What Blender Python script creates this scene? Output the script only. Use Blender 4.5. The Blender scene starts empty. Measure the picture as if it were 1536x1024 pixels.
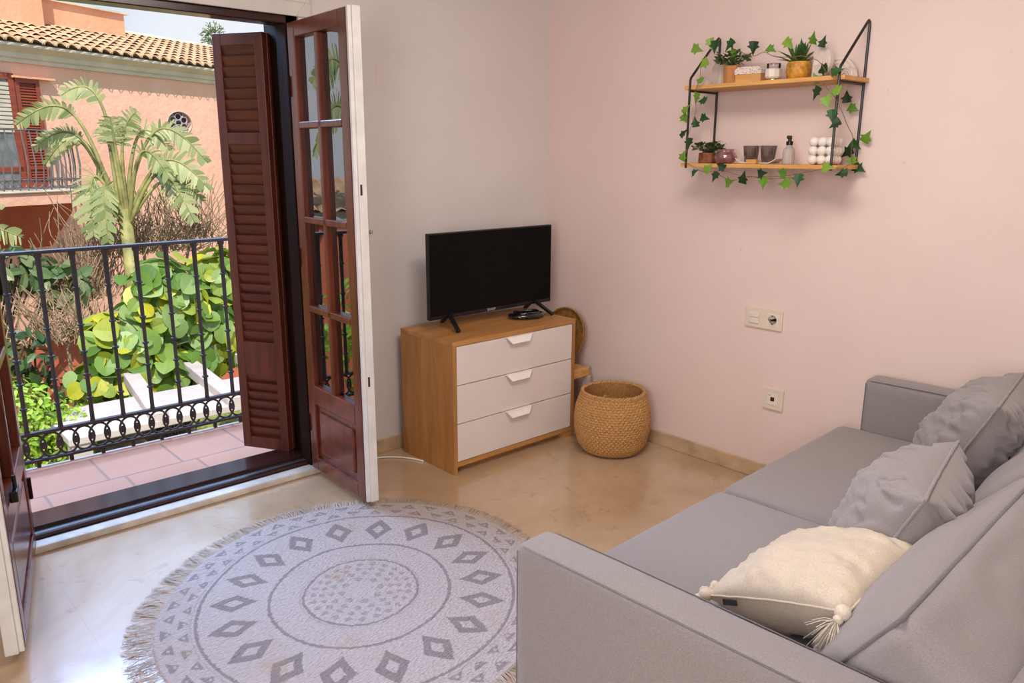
import bpy, bmesh, math, random
from mathutils import Vector, Matrix, noise as mnoise
PI = math.pi
random.seed(7)
D = bpy.data
COL = bpy.context.scene.collection

# ---------------------------------------------------------------- helpers
def lin(h):
    if isinstance(h, str):
        h = h.lstrip('#'); c = [int(h[i:i+2], 16)/255 for i in (0, 2, 4)]
    else:
        c = [v/255 for v in h]
    return tuple((v/12.92 if v <= .04045 else ((v+.055)/1.055)**2.4) for v in c) + (1.0,)

class MB:
    """collects geometry of one mesh"""
    def __init__(s): s.v = []; s.f = []
    def add(s, vs, fs):
        o = len(s.v); s.v += [tuple(v) for v in vs]; s.f += [tuple(i+o for i in f) for f in fs]; return s
    def box(s, lo, hi, M=None, bev=0):
        x0, y0, z0 = lo; x1, y1, z1 = hi
        if bev > 0:
            bm = bmesh.new(); bmesh.ops.create_cube(bm, size=1)
            for v in bm.verts:
                v.co = Vector(((x0+x1)/2+v.co.x*(x1-x0), (y0+y1)/2+v.co.y*(y1-y0), (z0+z1)/2+v.co.z*(z1-z0)))
            bmesh.ops.bevel(bm, geom=bm.edges[:], offset=bev, segments=2, profile=.5, affect='EDGES')
            bm.verts.index_update()
            vs = [v.co.copy() for v in bm.verts]; fs = [[v.index for v in f.verts] for f in bm.faces]; bm.free()
        else:
            vs = [Vector(p) for p in ((x0,y0,z0),(x1,y0,z0),(x1,y1,z0),(x0,y1,z0),(x0,y0,z1),(x1,y0,z1),(x1,y1,z1),(x0,y1,z1))]
            fs = [(0,3,2,1),(4,5,6,7),(0,1,5,4),(1,2,6,5),(2,3,7,6),(3,0,4,7)]
        if M is not None: vs = [M @ v for v in vs]
        return s.add(vs, fs)
    def bar(s, a, b, w, h, up=(0,0,1), bev=0):
        a = Vector(a); b = Vector(b); d = b-a; L = d.length; x = d/L
        u = Vector(up); y = u.cross(x)
        if y.length < 1e-5: y = Vector((0,1,0)).cross(x)
        y.normalize(); z = x.cross(y)
        M = Matrix.Translation(a) @ Matrix((x, y, z)).transposed().to_4x4()
        return s.box((0,-w/2,-h/2), (L,w/2,h/2), M, bev)
    def tube(s, pts, r, n=8, cap=True, closed=False):
        pts = [Vector(p) for p in pts]; N = len(pts)
        rs = r if isinstance(r, (list, tuple)) else [r]*N
        vs = []; fs = []; prev = None
        for i, p in enumerate(pts):
            if closed: t = pts[(i+1) % N]-pts[i-1]
            else: t = pts[min(i+1, N-1)]-pts[max(i-1, 0)]
            if t.length < 1e-9: t = Vector((0,0,1))
            t.normalize()
            if prev is None:
                a = Vector((0,0,1)) if abs(t.z) < .9 else Vector((1,0,0)); u = t.cross(a).normalized()
            else:
                u = prev - t*prev.dot(t)
                if u.length < 1e-6: u = t.orthogonal()
                u.normalize()
            prev = u; w = t.cross(u)
            for k in range(n):
                an = 2*PI*k/n; vs.append(p+(u*math.cos(an)+w*math.sin(an))*rs[i])
        M = N if closed else N-1
        for i in range(M):
            j = (i+1) % N
            for k in range(n):
                k2 = (k+1) % n; fs.append((i*n+k, i*n+k2, j*n+k2, j*n+k))
        if cap and not closed:
            fs.append(tuple(range(n-1, -1, -1))); fs.append(tuple((N-1)*n+k for k in range(n)))
        return s.add(vs, fs)
    def lathe(s, prof, n=32, c=(0,0,0), sx=1, sy=1, M=None, cap0=True, cap1=True, disp=None):
        vs = []; fs = []; m = len(prof)
        for i, (r, z) in enumerate(prof):
            for k in range(n):
                a = 2*PI*k/n; rr = r + (disp(a, i, z) if disp else 0)
                v = Vector((rr*math.cos(a)*sx+c[0], rr*math.sin(a)*sy+c[1], z+c[2])); vs.append(M @ v if M else v)
        for i in range(m-1):
            for k in range(n):
                k2 = (k+1) % n; fs.append((i*n+k, i*n+k2, (i+1)*n+k2, (i+1)*n+k))
        if cap0: fs.append(tuple(range(n-1, -1, -1)))
        if cap1: fs.append(tuple((m-1)*n+k for k in range(n)))
        return s.add(vs, fs)
    def prism(s, poly, z0, z1, M=None):
        n = len(poly)
        vs = [Vector((x, y, z0)) for x, y in poly]+[Vector((x, y, z1)) for x, y in poly]
        if M is not None: vs = [M @ v for v in vs]
        return s.add(vs, [tuple(range(n-1, -1, -1)), tuple(range(n, 2*n))]+[(i, (i+1) % n, n+(i+1) % n, n+i) for i in range(n)])
    def sphere(s, c, r, seg=16, rings=10, sc=(1,1,1)):
        prof = [(max(1e-4, r*math.sin(PI*i/rings)), -r*math.cos(PI*i/rings)) for i in range(rings+1)]
        M = Matrix.Translation(Vector(c)) @ Matrix.Diagonal(Vector((sc[0], sc[1], sc[2], 1)))
        return s.lathe(prof, seg, M=M)
    def build(s, name, mat, parent=None, smooth=False, loc=None, solid=0):
        me = D.meshes.new(name); me.from_pydata(s.v, [], s.f); me.update()
        bm = bmesh.new(); bm.from_mesh(me); bmesh.ops.recalc_face_normals(bm, faces=bm.faces); bm.to_mesh(me); bm.free()
        if smooth:
            for p in me.polygons: p.use_smooth = True
            if smooth != 'all':
                try: me.set_sharp_from_angle(angle=math.radians(38))
                except Exception: pass
        me.materials.append(mat)
        o = D.objects.new(name, me); COL.objects.link(o)
        if parent is not None: o.parent = parent
        if loc is not None: o.location = loc
        return o

def tag(o, label=None, cat=None, group=None, kind=None):
    if label: o['label'] = label
    if cat: o['category'] = cat
    if group: o['group'] = group
    if kind: o['kind'] = kind
    return o
def empty(name, loc=(0,0,0), rz=0, rot=None):
    o = D.objects.new(name, None); COL.objects.link(o); o.location = loc
    o.rotation_euler = rot if rot else (0, 0, rz); o.empty_display_size = .1
    return o
def rect_prof(w, h, n=1): return [(-w/2,-h/2),(w/2,-h/2),(w/2,h/2),(-w/2,h/2)]

# ---------------------------------------------------------------- materials
class NT:
    def __init__(s, name):
        s.m = D.materials.new(name); s.m.use_nodes = True; s.t = s.m.node_tree; s.t.nodes.clear()
        s.out = s.n('ShaderNodeOutputMaterial')
    def n(s, typ, **kw):
        nd = s.t.nodes.new(typ)
        for k, v in kw.items(): setattr(nd, k, v)
        return nd
    def l(s, a, b): s.t.links.new(a, b)
    def co(s, scale=(1,1,1), rot=(0,0,0), loc=(0,0,0)):
        tc = s.n('ShaderNodeTexCoord'); mp = s.n('ShaderNodeMapping')
        mp.inputs['Scale'].default_value = scale; mp.inputs['Rotation'].default_value = rot; mp.inputs['Location'].default_value = loc
        s.l(tc.outputs['Object'], mp.inputs['Vector']); return mp.outputs[0]
    def noise(s, vec, scale, detail=3, rough=.5, dist=0):
        nd = s.n('ShaderNodeTexNoise'); nd.inputs['Scale'].default_value = scale; nd.inputs['Detail'].default_value = detail
        nd.inputs['Roughness'].default_value = rough; nd.inputs['Distortion'].default_value = dist; s.l(vec, nd.inputs['Vector']); return nd.outputs['Fac']
    def ramp(s, fac, stops):
        r = s.n('ShaderNodeValToRGB'); e = r.color_ramp.elements
        while len(e) < len(stops): e.new(.5)
        for i, (p, c) in enumerate(stops): e[i].position = p; e[i].color = c if len(c) == 4 else lin(c)
        s.l(fac, r.inputs[0]); return r.outputs[0]
    def mix(s, fac, a, b, mode='MIX'):
        m = s.n('ShaderNodeMix', data_type='RGBA', blend_type=mode)
        for sock, v in ((m.inputs[0], fac), (m.inputs[6], a), (m.inputs[7], b)):
            if hasattr(v, 'is_output'): s.l(v, sock)
            else: sock.default_value = v
        return m.outputs[2]
    def math(s, op, a, b=None):
        m = s.n('ShaderNodeMath', operation=op)
        for sock, v in ((m.inputs[0], a), (m.inputs[1], b)):
            if v is None: continue
            if hasattr(v, 'is_output'): s.l(v, sock)
            else: sock.default_value = v
        return m.outputs[0]
    def bump(s, h, strength=.2, dist=.002):
        b = s.n('ShaderNodeBump'); b.inputs['Strength'].default_value = strength; b.inputs['Distance'].default_value = dist
        s.l(h, b.inputs['Height']); return b.outputs[0]
    def bsdf(s, col, rough=.5, normal=None, **kw):
        b = s.n('ShaderNodeBsdfPrincipled')
        for nm, v in [('Base Color', col), ('Roughness', rough)]+[(k.replace('_', ' '), v) for k, v in kw.items()]:
            if hasattr(v, 'is_output'): s.l(v, b.inputs[nm])
            else: b.inputs[nm].default_value = v
        if normal is not None: s.l(normal, b.inputs['Normal'])
        s.l(b.outputs[0], s.out.inputs[0]); return b

def m_plain(name, c, rough=.5, var=.06, bump=.0, scale=8, **kw):
    t = NT(name); v = t.co(); c = lin(c)
    f = t.noise(v, scale, 3)
    d = tuple(x*(1-var*2) for x in c[:3])+(1,)
    u = tuple(min(1, x*(1+var)) for x in c[:3])+(1,)
    colr = t.ramp(f, [(.3, d), (.7, u)])
    nrm = t.bump(t.noise(v, scale*12, 3), bump, .002) if bump else None
    t.bsdf(colr, rough, nrm, **kw); return t.m
def m_wood(name, c1, c2, axis=0, rough=.35, scale=6, bump=.1, **kw):
    t = NT(name); sc = [scale*4]*3; sc[axis] = scale*.35
    v = t.co(scale=tuple(sc)); f = t.noise(v, 1.0, 5, .6, .6)
    f2 = t.noise(v, 5.0, 3, .6)
    f3 = t.math('ADD', t.math('MULTIPLY', f, .75), t.math('MULTIPLY', f2, .25))
    colr = t.ramp(f3, [(.35, lin(c1)), (.65, lin(c2))])
    t.bsdf(colr, rough, t.bump(f3, bump, .002), **kw); return t.m
def m_fabric(name, c1, c2, scale=500, bump=.35, blot=4):
    t = NT(name); v = t.co()
    a = t.noise(t.co(scale=(scale, scale*.35, scale)), 1, 2); b = t.noise(t.co(scale=(scale*.35, scale, scale*.35)), 1, 2)
    w = t.math('MULTIPLY', t.math('ADD', a, b), .5)
    colr = t.ramp(w, [(.38, lin(c1)), (.62, lin(c2))])
    big = t.noise(v, blot, 3)
    colr = t.mix(t.math('MULTIPLY', big, .22), colr, lin(c1))
    t.bsdf(colr, .95, t.bump(w, bump, .0015), Sheen_Weight=.25, Sheen_Roughness=.5); return t.m
def m_leaf(name, cols, rough=.45, trans=.25):
    t = NT(name); g = t.n('ShaderNodeNewGeometry')
    n = len(cols)
    c0 = t.ramp(g.outputs['Random Per Island'], [(i/(n-1), lin(c)) for i, c in enumerate(cols)])
    v = t.co(); c = t.mix(t.math('MULTIPLY', t.noise(v, 9, 3), .45), c0, lin(cols[0]))
    b = t.bsdf(c, rough, t.bump(t.noise(v, 60, 2), .3, .003))
    tr = t.n('ShaderNodeBsdfTranslucent'); t.l(c, tr.inputs[0])
    mx = t.n('ShaderNodeMixShader'); mx.inputs[0].default_value = trans
    t.l(b.outputs[0], mx.inputs[1]); t.l(tr.outputs[0], mx.inputs[2]); t.l(mx.outputs[0], t.out.inputs[0]); return t.m
def m_glass(name, tint=(1,1,1,1), ior=1.5, rough=0.0, gl=1.0):
    t = NT(name); tr = t.n('ShaderNodeBsdfTransparent'); tr.inputs[0].default_value = tint
    g = t.n('ShaderNodeBsdfGlossy'); g.inputs['Roughness'].default_value = rough; g.inputs[0].default_value = (gl, gl, gl, 1)
    fr = t.n('ShaderNodeFresnel'); fr.inputs['IOR'].default_value = ior
    mx = t.n('ShaderNodeMixShader'); t.l(fr.outputs[0], mx.inputs[0]); t.l(tr.outputs[0], mx.inputs[1]); t.l(g.outputs[0], mx.inputs[2])
    t.l(mx.outputs[0], t.out.inputs[0]); return t.m

def m_wall(name, c, c2):
    t = NT(name); v = t.co(); f = t.noise(v, 1.6, 4, .6); f2 = t.noise(v, 14, 4, .65)
    colr = t.ramp(f, [(.3, lin(c)), (.75, lin(c2))])
    sp = t.noise(v, 23, 2, .5); k = t.ramp(sp, [(.74, (0,0,0,1)), (.80, (1,1,1,1))])
    colr = t.mix(t.math('MULTIPLY', k, .25), colr, lin((150, 130, 112)))
    t.bsdf(colr, .78, t.bump(f2, .12, .004)); return t.m
M = {}
M['wall'] = m_wall('wall_plaster', (216, 208, 205), (224, 216, 212))
M['wall_b'] = m_wall('wall_plaster_rose', (226, 204, 195), (232, 212, 204))
M['ceiling'] = m_plain('ceiling_paint', (228, 224, 218), .85, .02)
M['trimwhite'] = m_plain('trim_white_paint', (214, 209, 200), .45, .05, .1)
M['edgewhite'] = m_plain('door_white_paint', (222, 219, 214), .4, .05, .1, 14)
M['mahog'] = m_wood('mahogany_varnish', (74, 28, 15), (122, 54, 29), 2, .3, 5, .08, Coat_Weight=.3, Coat_Roughness=.18)
M['mahogx'] = m_wood('mahogany_varnish_cross', (78, 30, 16), (128, 58, 31), 1, .3, 5, .08, Coat_Weight=.3, Coat_Roughness=.18)
M['shut'] = m_wood('shutter_brown', (76, 32, 21), (108, 50, 33), 2, .42, 5, .08)
M['slat'] = m_wood('shutter_slat_brown', (74, 32, 21), (110, 52, 35), 0, .4, 5, .08)
M['darkframe'] = m_wood('door_frame_dark', (22, 9, 7), (40, 17, 12), 2, .6, 5, .05, Specular_IOR_Level=.12)
M['darkframex'] = m_wood('threshold_dark', (36, 16, 12), (58, 27, 20), 0, .22, 5, .05)
M['metalstrip'] = m_plain('threshold_metal', (170, 175, 180), .25, .05, Metallic=.9)
M['oak'] = m_wood('oak_veneer', (166, 114, 60), (196, 144, 84), 0, .45, 5, .08)
M['oakv'] = m_wood('oak_veneer_upright', (156, 104, 52), (184, 132, 74), 2, .45, 5, .08)
M['pine'] = m_wood('pine_shelf', (196, 140, 76), (222, 172, 104), 1, .5, 6, .08)
M['handle'] = m_plain('handle_white', (248, 242, 236), .3, .01)
M['drawer'] = m_plain('drawer_white', (226, 216, 208), .4, .015)
M['black'] = m_plain('black_plastic', (14, 14, 16), .35, .1)
M['screen'] = m_plain('tv_screen', (4, 3, 4), .12, .05, 0, 8, Specular_IOR_Level=.12)
M['gloss'] = m_plain('black_gloss', (8, 9, 14), .06, .05, Coat_Weight=1.0)
M['iron'] = m_plain('railing_iron', (58, 46, 42), .55, .1, .2)
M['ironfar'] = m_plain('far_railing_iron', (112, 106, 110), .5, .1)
M['blackmetal'] = m_plain('shelf_black_metal', (20, 16, 15), .4, .05)
M['ivory'] = m_plain('ivory_plastic', (226, 212, 192), .35, .03)
M['ivory2'] = m_plain('ivory_plastic_light', (232, 222, 206), .35, .03)
M['hole'] = m_plain('socket_hole', (40, 34, 30), .6, .05)
M['grey'] = m_fabric('sofa_grey_fabric', (131, 125, 124), (152, 146, 144), 800)
M['greyc'] = m_fabric('cushion_grey_linen', (133, 127, 127), (155, 149, 148), 900, .35, 6)
M['seam'] = m_fabric('seam_grey', (100, 95, 96), (118, 113, 114), 900)
M['cream'] = m_fabric('cream_cotton', (196, 180, 158), (214, 201, 182), 600, .25, 6)
M['creamfl'] = m_fabric('cream_fringe', (206, 192, 170), (224, 213, 196), 400, .3)
M['white_cer'] = m_plain('white_ceramic', (226, 212, 202), .5, .04, .05)
M['wax'] = m_plain('candle_wax', (232, 222, 212), .45, .02, Subsurface_Weight=.2)
M['terra'] = m_wood('tan_pot', (168, 108, 52), (200, 140, 78), 2, .6, 8, .1)
M['gold'] = m_plain('gold_ceramic', (214, 152, 56), .35, .25, .5, 60, Metallic=.15)
M['brass'] = m_plain('brass_base', (210, 180, 90), .25, .1, Metallic=.8)
M['brownpot'] = m_plain('brown_textured_pot', (134, 82, 52), .7, .3, .6, 60)
M['irid'] = m_plain('iridescent_bowl', (186, 138, 146), .14, .3, 0, 18, Metallic=.55, Coat_Weight=.6)
M['smoke'] = m_plain('smoked_glass', (150, 132, 122), .08, .3, 0, 30, Transmission_Weight=.6, Coat_Weight=.5)
M['jarglass'] = m_glass('clear_jar_glass', (.93, .93, .93, 1), 1.45, .02)
M['clear'] = m_plain('frosted_bottle', (214, 206, 198), .2, .05, 0, 20, Transmission_Weight=.45)
M['pane'] = m_glass('door_glass', (.90, .90, .89, 1), 3.2, .0)
M['soil'] = m_plain('potting_soil', (46, 34, 26), .95, .3, .5, 60)
M['cable'] = m_plain('white_cable', (232, 226, 218), .4, .02)
M['label'] = m_plain('dark_label', (54, 54, 62), .6, .05)
M['ivy'] = m_leaf('ivy_leaf', [(18, 52, 22), (28, 70, 26), (44, 92, 34)], .5, .12)
M['ivyl'] = m_leaf('ivy_leaf_light', [(84, 128, 34), (112, 156, 44), (140, 176, 60)], .5, .15)
M['vine'] = m_plain('ivy_stem', (128, 100, 62), .6, .1)
M['plant'] = m_leaf('small_plant_leaf', [(36, 58, 26), (62, 92, 36), (88, 118, 48)], .45, .12)
M['succ'] = m_leaf('succulent_leaf', [(34, 82, 32), (66, 122, 48), (120, 156, 84)], .4, .12)
M['printed'] = None
def m_printlid():
    t = NT('patterned_box_lid'); v = t.co(); vo = t.n('ShaderNodeTexVoronoi'); vo.inputs['Scale'].default_value = 160; t.l(v, vo.inputs['Vector'])
    c = t.ramp(vo.outputs['Distance'], [(.2, (150, 130, 118)), (.45, (222, 210, 200))]); t.bsdf(c, .6); return t.m
M['printed'] = m_printlid()
def m_basket(name, c1, c2, sc=90):
    t = NT(name); v = t.co(); f = t.noise(v, sc, 3, .6); g = t.noise(v, 5, 3)
    c = t.ramp(f, [(.32, lin(c1)), (.62, lin(c2))]); c = t.mix(t.math('MULTIPLY', g, .35), c, lin(c1))
    t.bsdf(c, .75, t.bump(f, .5, .003)); return t.m
M['basket'] = m_basket('seagrass_weave', (160, 112, 58), (208, 162, 102), 140)
M['tray'] = m_basket('rattan_weave', (120, 80, 30), (178, 128, 62), 70)

def m_floor():
    t = NT('polished_beige_marble'); v = t.co()
    a = t.noise(v, 1.1, 5, .62, 1.2); b = t.noise(v, 5.5, 4, .6, 2.2); c = t.noise(v, 2.3, 3, .5, .5)
    col = t.ramp(a, [(.3, lin((172, 142, 110))), (.5, lin((190, 162, 130))), (.72, lin((202, 178, 150)))])
    st = t.ramp(b, [(.60, (0,0,0,1)), (.70, (1,1,1,1))])
    col = t.mix(t.math('MULTIPLY', t.math('MULTIPLY', st, c), .7), col, lin((146, 104, 62)))
    br = t.n('ShaderNodeTexBrick'); br.offset = 0; br.squash = 1
    for k, x in (('Scale', 1.0), ('Mortar Size', .0022), ('Brick Width', .62), ('Row Height', .62), ('Mortar Smooth', .3), ('Bias', 0)): br.inputs[k].default_value = x
    t.l(t.co(loc=(.13, .2, 0)), br.inputs['Vector'])
    col = t.mix(t.math('MULTIPLY', br.outputs['Fac'], .12), col, lin((140, 112, 82)))
    rg = t.ramp(a, [(.3, (.16,.16,.16,1)), (.7, (.26,.26,.26,1))])
    t.bsdf(col, rg, t.bump(b, .02, .002), Specular_IOR_Level=.9, Coat_Weight=.5, Coat_Roughness=.12); return t.m
M['floor'] = m_floor()
M['skirt'] = m_plain('skirting_marble', (200, 172, 138), .3, .12, 0, 12)
M['sillmarble'] = m_plain('sill_marble', (214, 204, 190), .35, .12, .05, 14)
def m_terracotta():
    t = NT('terracotta_tiles'); br = t.n('ShaderNodeTexBrick'); br.offset = .2; br.squash = 1
    for k, x in (('Scale', 1.0), ('Mortar Size', .007), ('Brick Width', .335), ('Row Height', .335), ('Mortar Smooth', .2), ('Bias', 0)): br.inputs[k].default_value = x
    t.l(t.co(loc=(.115, .03, 0)), br.inputs['Vector'])
    v = t.co(); n1 = t.noise(v, 7, 4, .6)
    br.inputs['Color1'].default_value = lin((204, 140, 104)); br.inputs['Color2'].default_value = lin((194, 128, 94)); br.inputs['Mortar'].default_value = lin((142, 106, 92))
    c = t.mix(t.math('MULTIPLY', n1, .5), br.outputs['Color'], lin((212, 156, 124)))
    t.bsdf(c, .55, t.bump(t.math('SUBTRACT', 1.0, br.outputs['Fac']), .4, .003)); return t.m
M['terracotta'] = m_terracotta()
def m_stucco(name, c1, c2):
    t = NT(name); v = t.co(); f = t.noise(v, 1.2, 5, .65); g = t.noise(v, 9, 4, .6)
    c = t.ramp(f, [(.3, lin(c1)), (.7, lin(c2))]); t.bsdf(c, .9, t.bump(g, .5, .03)); return t.m
M['stucco'] = m_stucco('coral_stucco', (230, 174, 148), (240, 190, 166))
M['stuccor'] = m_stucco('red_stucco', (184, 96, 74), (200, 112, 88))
M['stuccot'] = m_stucco('orange_stucco', (224, 158, 122), (234, 172, 136))
M['cornice'] = m_plain('cornice_plaster', (208, 198, 180), .8, .08, .2, 3)
def m_roof():
    t = NT('roof_tile_clay'); v = t.co(); f = t.noise(v, 4.5, 5, .7); g = t.noise(v, 22, 3)
    c = t.ramp(f, [(.3, lin((156, 122, 92))), (.5, lin((196, 162, 126))), (.7, lin((216, 190, 158)))])
    t.bsdf(c, .9, t.bump(g, .5, .02)); return t.m
M['roof'] = m_roof()
M['farshut'] = m_wood('far_shutter_wood', (122, 54, 36), (150, 72, 48), 0, .5, 5, .1)
M['farglass'] = m_plain('far_window_glass', (116, 122, 122), .2, .2)
M['ground'] = m_plain('garden_soil', (150, 138, 92), .95, .3, .5, 3)
M['lawn'] = m_plain('garden_grass_ground', (136, 150, 66), .95, .35, .5, 12)
M['whitewall'] = m_plain('white_render', (188, 172, 160), .8, .06, .2)
M['rock'] = m_plain('garden_rock', (132, 108, 90), .9, .25, .6, 6)
M['frond'] = m_leaf('banana_frond', [(112, 132, 76), (166, 176, 116), (214, 214, 162), (140, 158, 104), (194, 198, 142)], .4, .3)
M['stalk'] = m_plain('banana_stalk', (150, 146, 88), .6, .3, .3, 6)
M['trunk'] = m_plain('tree_trunk', (104, 84, 60), .9, .3, .5, 12)
M['bigleaf'] = m_leaf('round_yellow_green_leaf', [(78, 112, 40), (122, 156, 64), (172, 188, 84), (226, 212, 44), (108, 144, 60), (176, 196, 124), (148, 172, 80)], .45, .35)
M['lime'] = m_leaf('lime_leaf', [(120, 160, 34), (168, 196, 58), (196, 214, 88)], .5, .4)
M['darkleaf'] = m_leaf('dark_leaf', [(40, 62, 32), (66, 92, 46), (92, 118, 62)], .45, .2)
M['midleaf'] = m_leaf('mid_green_leaf', [(70, 104, 60), (116, 142, 92), (154, 164, 116)], .45, .3)
M['twig'] = m_plain('dry_twig', (164, 138, 110), .9, .2)
M['logo'] = m_plain('tv_logo', (180, 180, 184), .3, .05)

# ---------------------------------------------------------------- camera
r = Vector((0.7418556, -0.6705487, 0.0038264)); u = Vector((0.1527964, 0.1745956, 0.9727125)); fw = Vector((0.6529192, 0.7210276, -0.2319821))
cam = D.cameras.new('camera'); co = D.objects.new('camera', cam); COL.objects.link(co)
CP = Vector((-3.086714, -3.128477, 1.432651))
mt = Matrix((r, u, -fw)).transposed().to_4x4(); mt.translation = CP; co.matrix_world = mt
cam.sensor_width = 36; cam.sensor_fit = 'HORIZONTAL'; cam.lens = 1176.776/1536*36; cam.clip_start = .02; cam.clip_end = 200
bpy.context.scene.camera = co
def ray(px, py): return fw + r*((px-768)/1176.776) - u*((py-512)/1176.776)
def on(px, py, ax, v):           # where a sight line meets an axis plane (used once, to survey positions)
    d = ray(px, py); i = 'xyz'.index(ax); return CP + d*((v-CP[i])/d[i])

# ---------------------------------------------------------------- room shell
HC = 2.45
def struct(name, mb, mat, label, smooth=False, cat='wall'):
    return tag(mb.build(name, mat, None, smooth), label, cat, None, 'structure')
struct('floor', MB().box((-4.4, -4.4, -.12), (.25, 0, 0)), M['floor'], 'polished beige marble floor of the room', cat='floor')
OX0, OX1, OZ = -2.68, -1.44, 1.985
wa = MB(); wa.box((-4.4, 0, -.12), (OX0, .24, HC+.2)); wa.box((OX1, 0, -.12), (.25, .24, HC+.2)); wa.box((OX0, 0, OZ), (OX1, .24, HC+.2))
struct('wall_back', wa, M['wall'], 'beige plaster wall with the balcony door opening')
struct('wall_right', MB().box((0, -4.4, -.12), (.25, 0, HC+.2)), M['wall_b'], 'pinkish plaster wall carrying the shelf and sockets')
struct('wall_left', MB().box((-4.6, -4.4, -.12), (-4.4, .24, HC+.2)), M['wall'], 'beige plaster wall beyond the open balcony door')
struct('wall_front', MB().box((-4.6, -4.6, -.12), (.25, -4.4, HC+.2)), M['wall'], 'beige plaster wall facing the balcony door')
struct('ceiling', MB().box((-4.6, -4.6, HC), (.25, 0, HC+.2)), M['ceiling'], 'white painted ceiling of the room', cat='ceiling')
struct('baseboard_back', MB().box((OX1+.05, -.014, 0), (-.014, 0, .072), bev=.003), M['skirt'], 'beige marble skirting below the television wall', cat='baseboard')
struct('baseboard_right', MB().box((-.014, -4.39, 0), (0, 0, .072), bev=.003), M['skirt'], 'beige marble skirting below the shelf wall', cat='baseboard')
struct('trim_1', MB().box((OX0, -.03, 0), (OX1+.02, .035, .03), bev=.006), M['sillmarble'], 'pale marble sill step across the balcony door opening', cat='door sill')
# white board over the door
tb = MB(); tb.box((OX0-.2, -.012, 1.975), (-1.385, 0, 2.3), bev=.003)
for z in (2.03, 2.10, 2.17): tb.box((OX0-.2, -.016, z), (-1.39, -.010, z+.006))
tb.bar((-1.39, -.014, 2.05), (-1.45, -.014, 1.98), .006, .006)
struct('trim_2', tb, M['trimwhite'], 'white painted board above the balcony door', cat='door trim')

# door frame
df = empty('door_frame', ((OX0+OX1)/2, .06, 0)); tag(df, 'dark brown wooden frame around the balcony door opening', 'door frame', None, 'structure')
cx = (OX0+OX1)/2
df_j1 = MB()
for s, x0 in ((-1, OX0), (1, OX1)):
    j = MB(); a, b = sorted((x0-cx, x0-cx-s*.055))
    j.box((a, -.05, 0), (b, .04, OZ), bev=.004)
    a, b = sorted((x0-cx, x0-cx-s*.035)); j.box((a, .04, 0), (b, .19, OZ), bev=.004)
    j.build('jamb', M['darkframe'], df)
hd = MB(); hd.box((OX0-cx, -.05, 1.945), (OX1-cx, .04, OZ), bev=.004); hd.box((OX0-cx, .04, 1.96), (OX1-cx, .12, OZ), bev=.004)
hd.build('head', M['darkframex'], df)
th = MB(); th.box((OX0-cx, -.024, .0), (OX1-cx, -.004, .046), bev=.003); th.box((OX0-cx, .034, 0), (OX1-cx, .18, .058), bev=.003)
th.build('threshold', M['darkframex'], df)
MB().box((OX0-cx+.05, -.004, 0), (OX1-cx-.05, .034, .042)).build('metal_track', M['metalstrip'], df)

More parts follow.
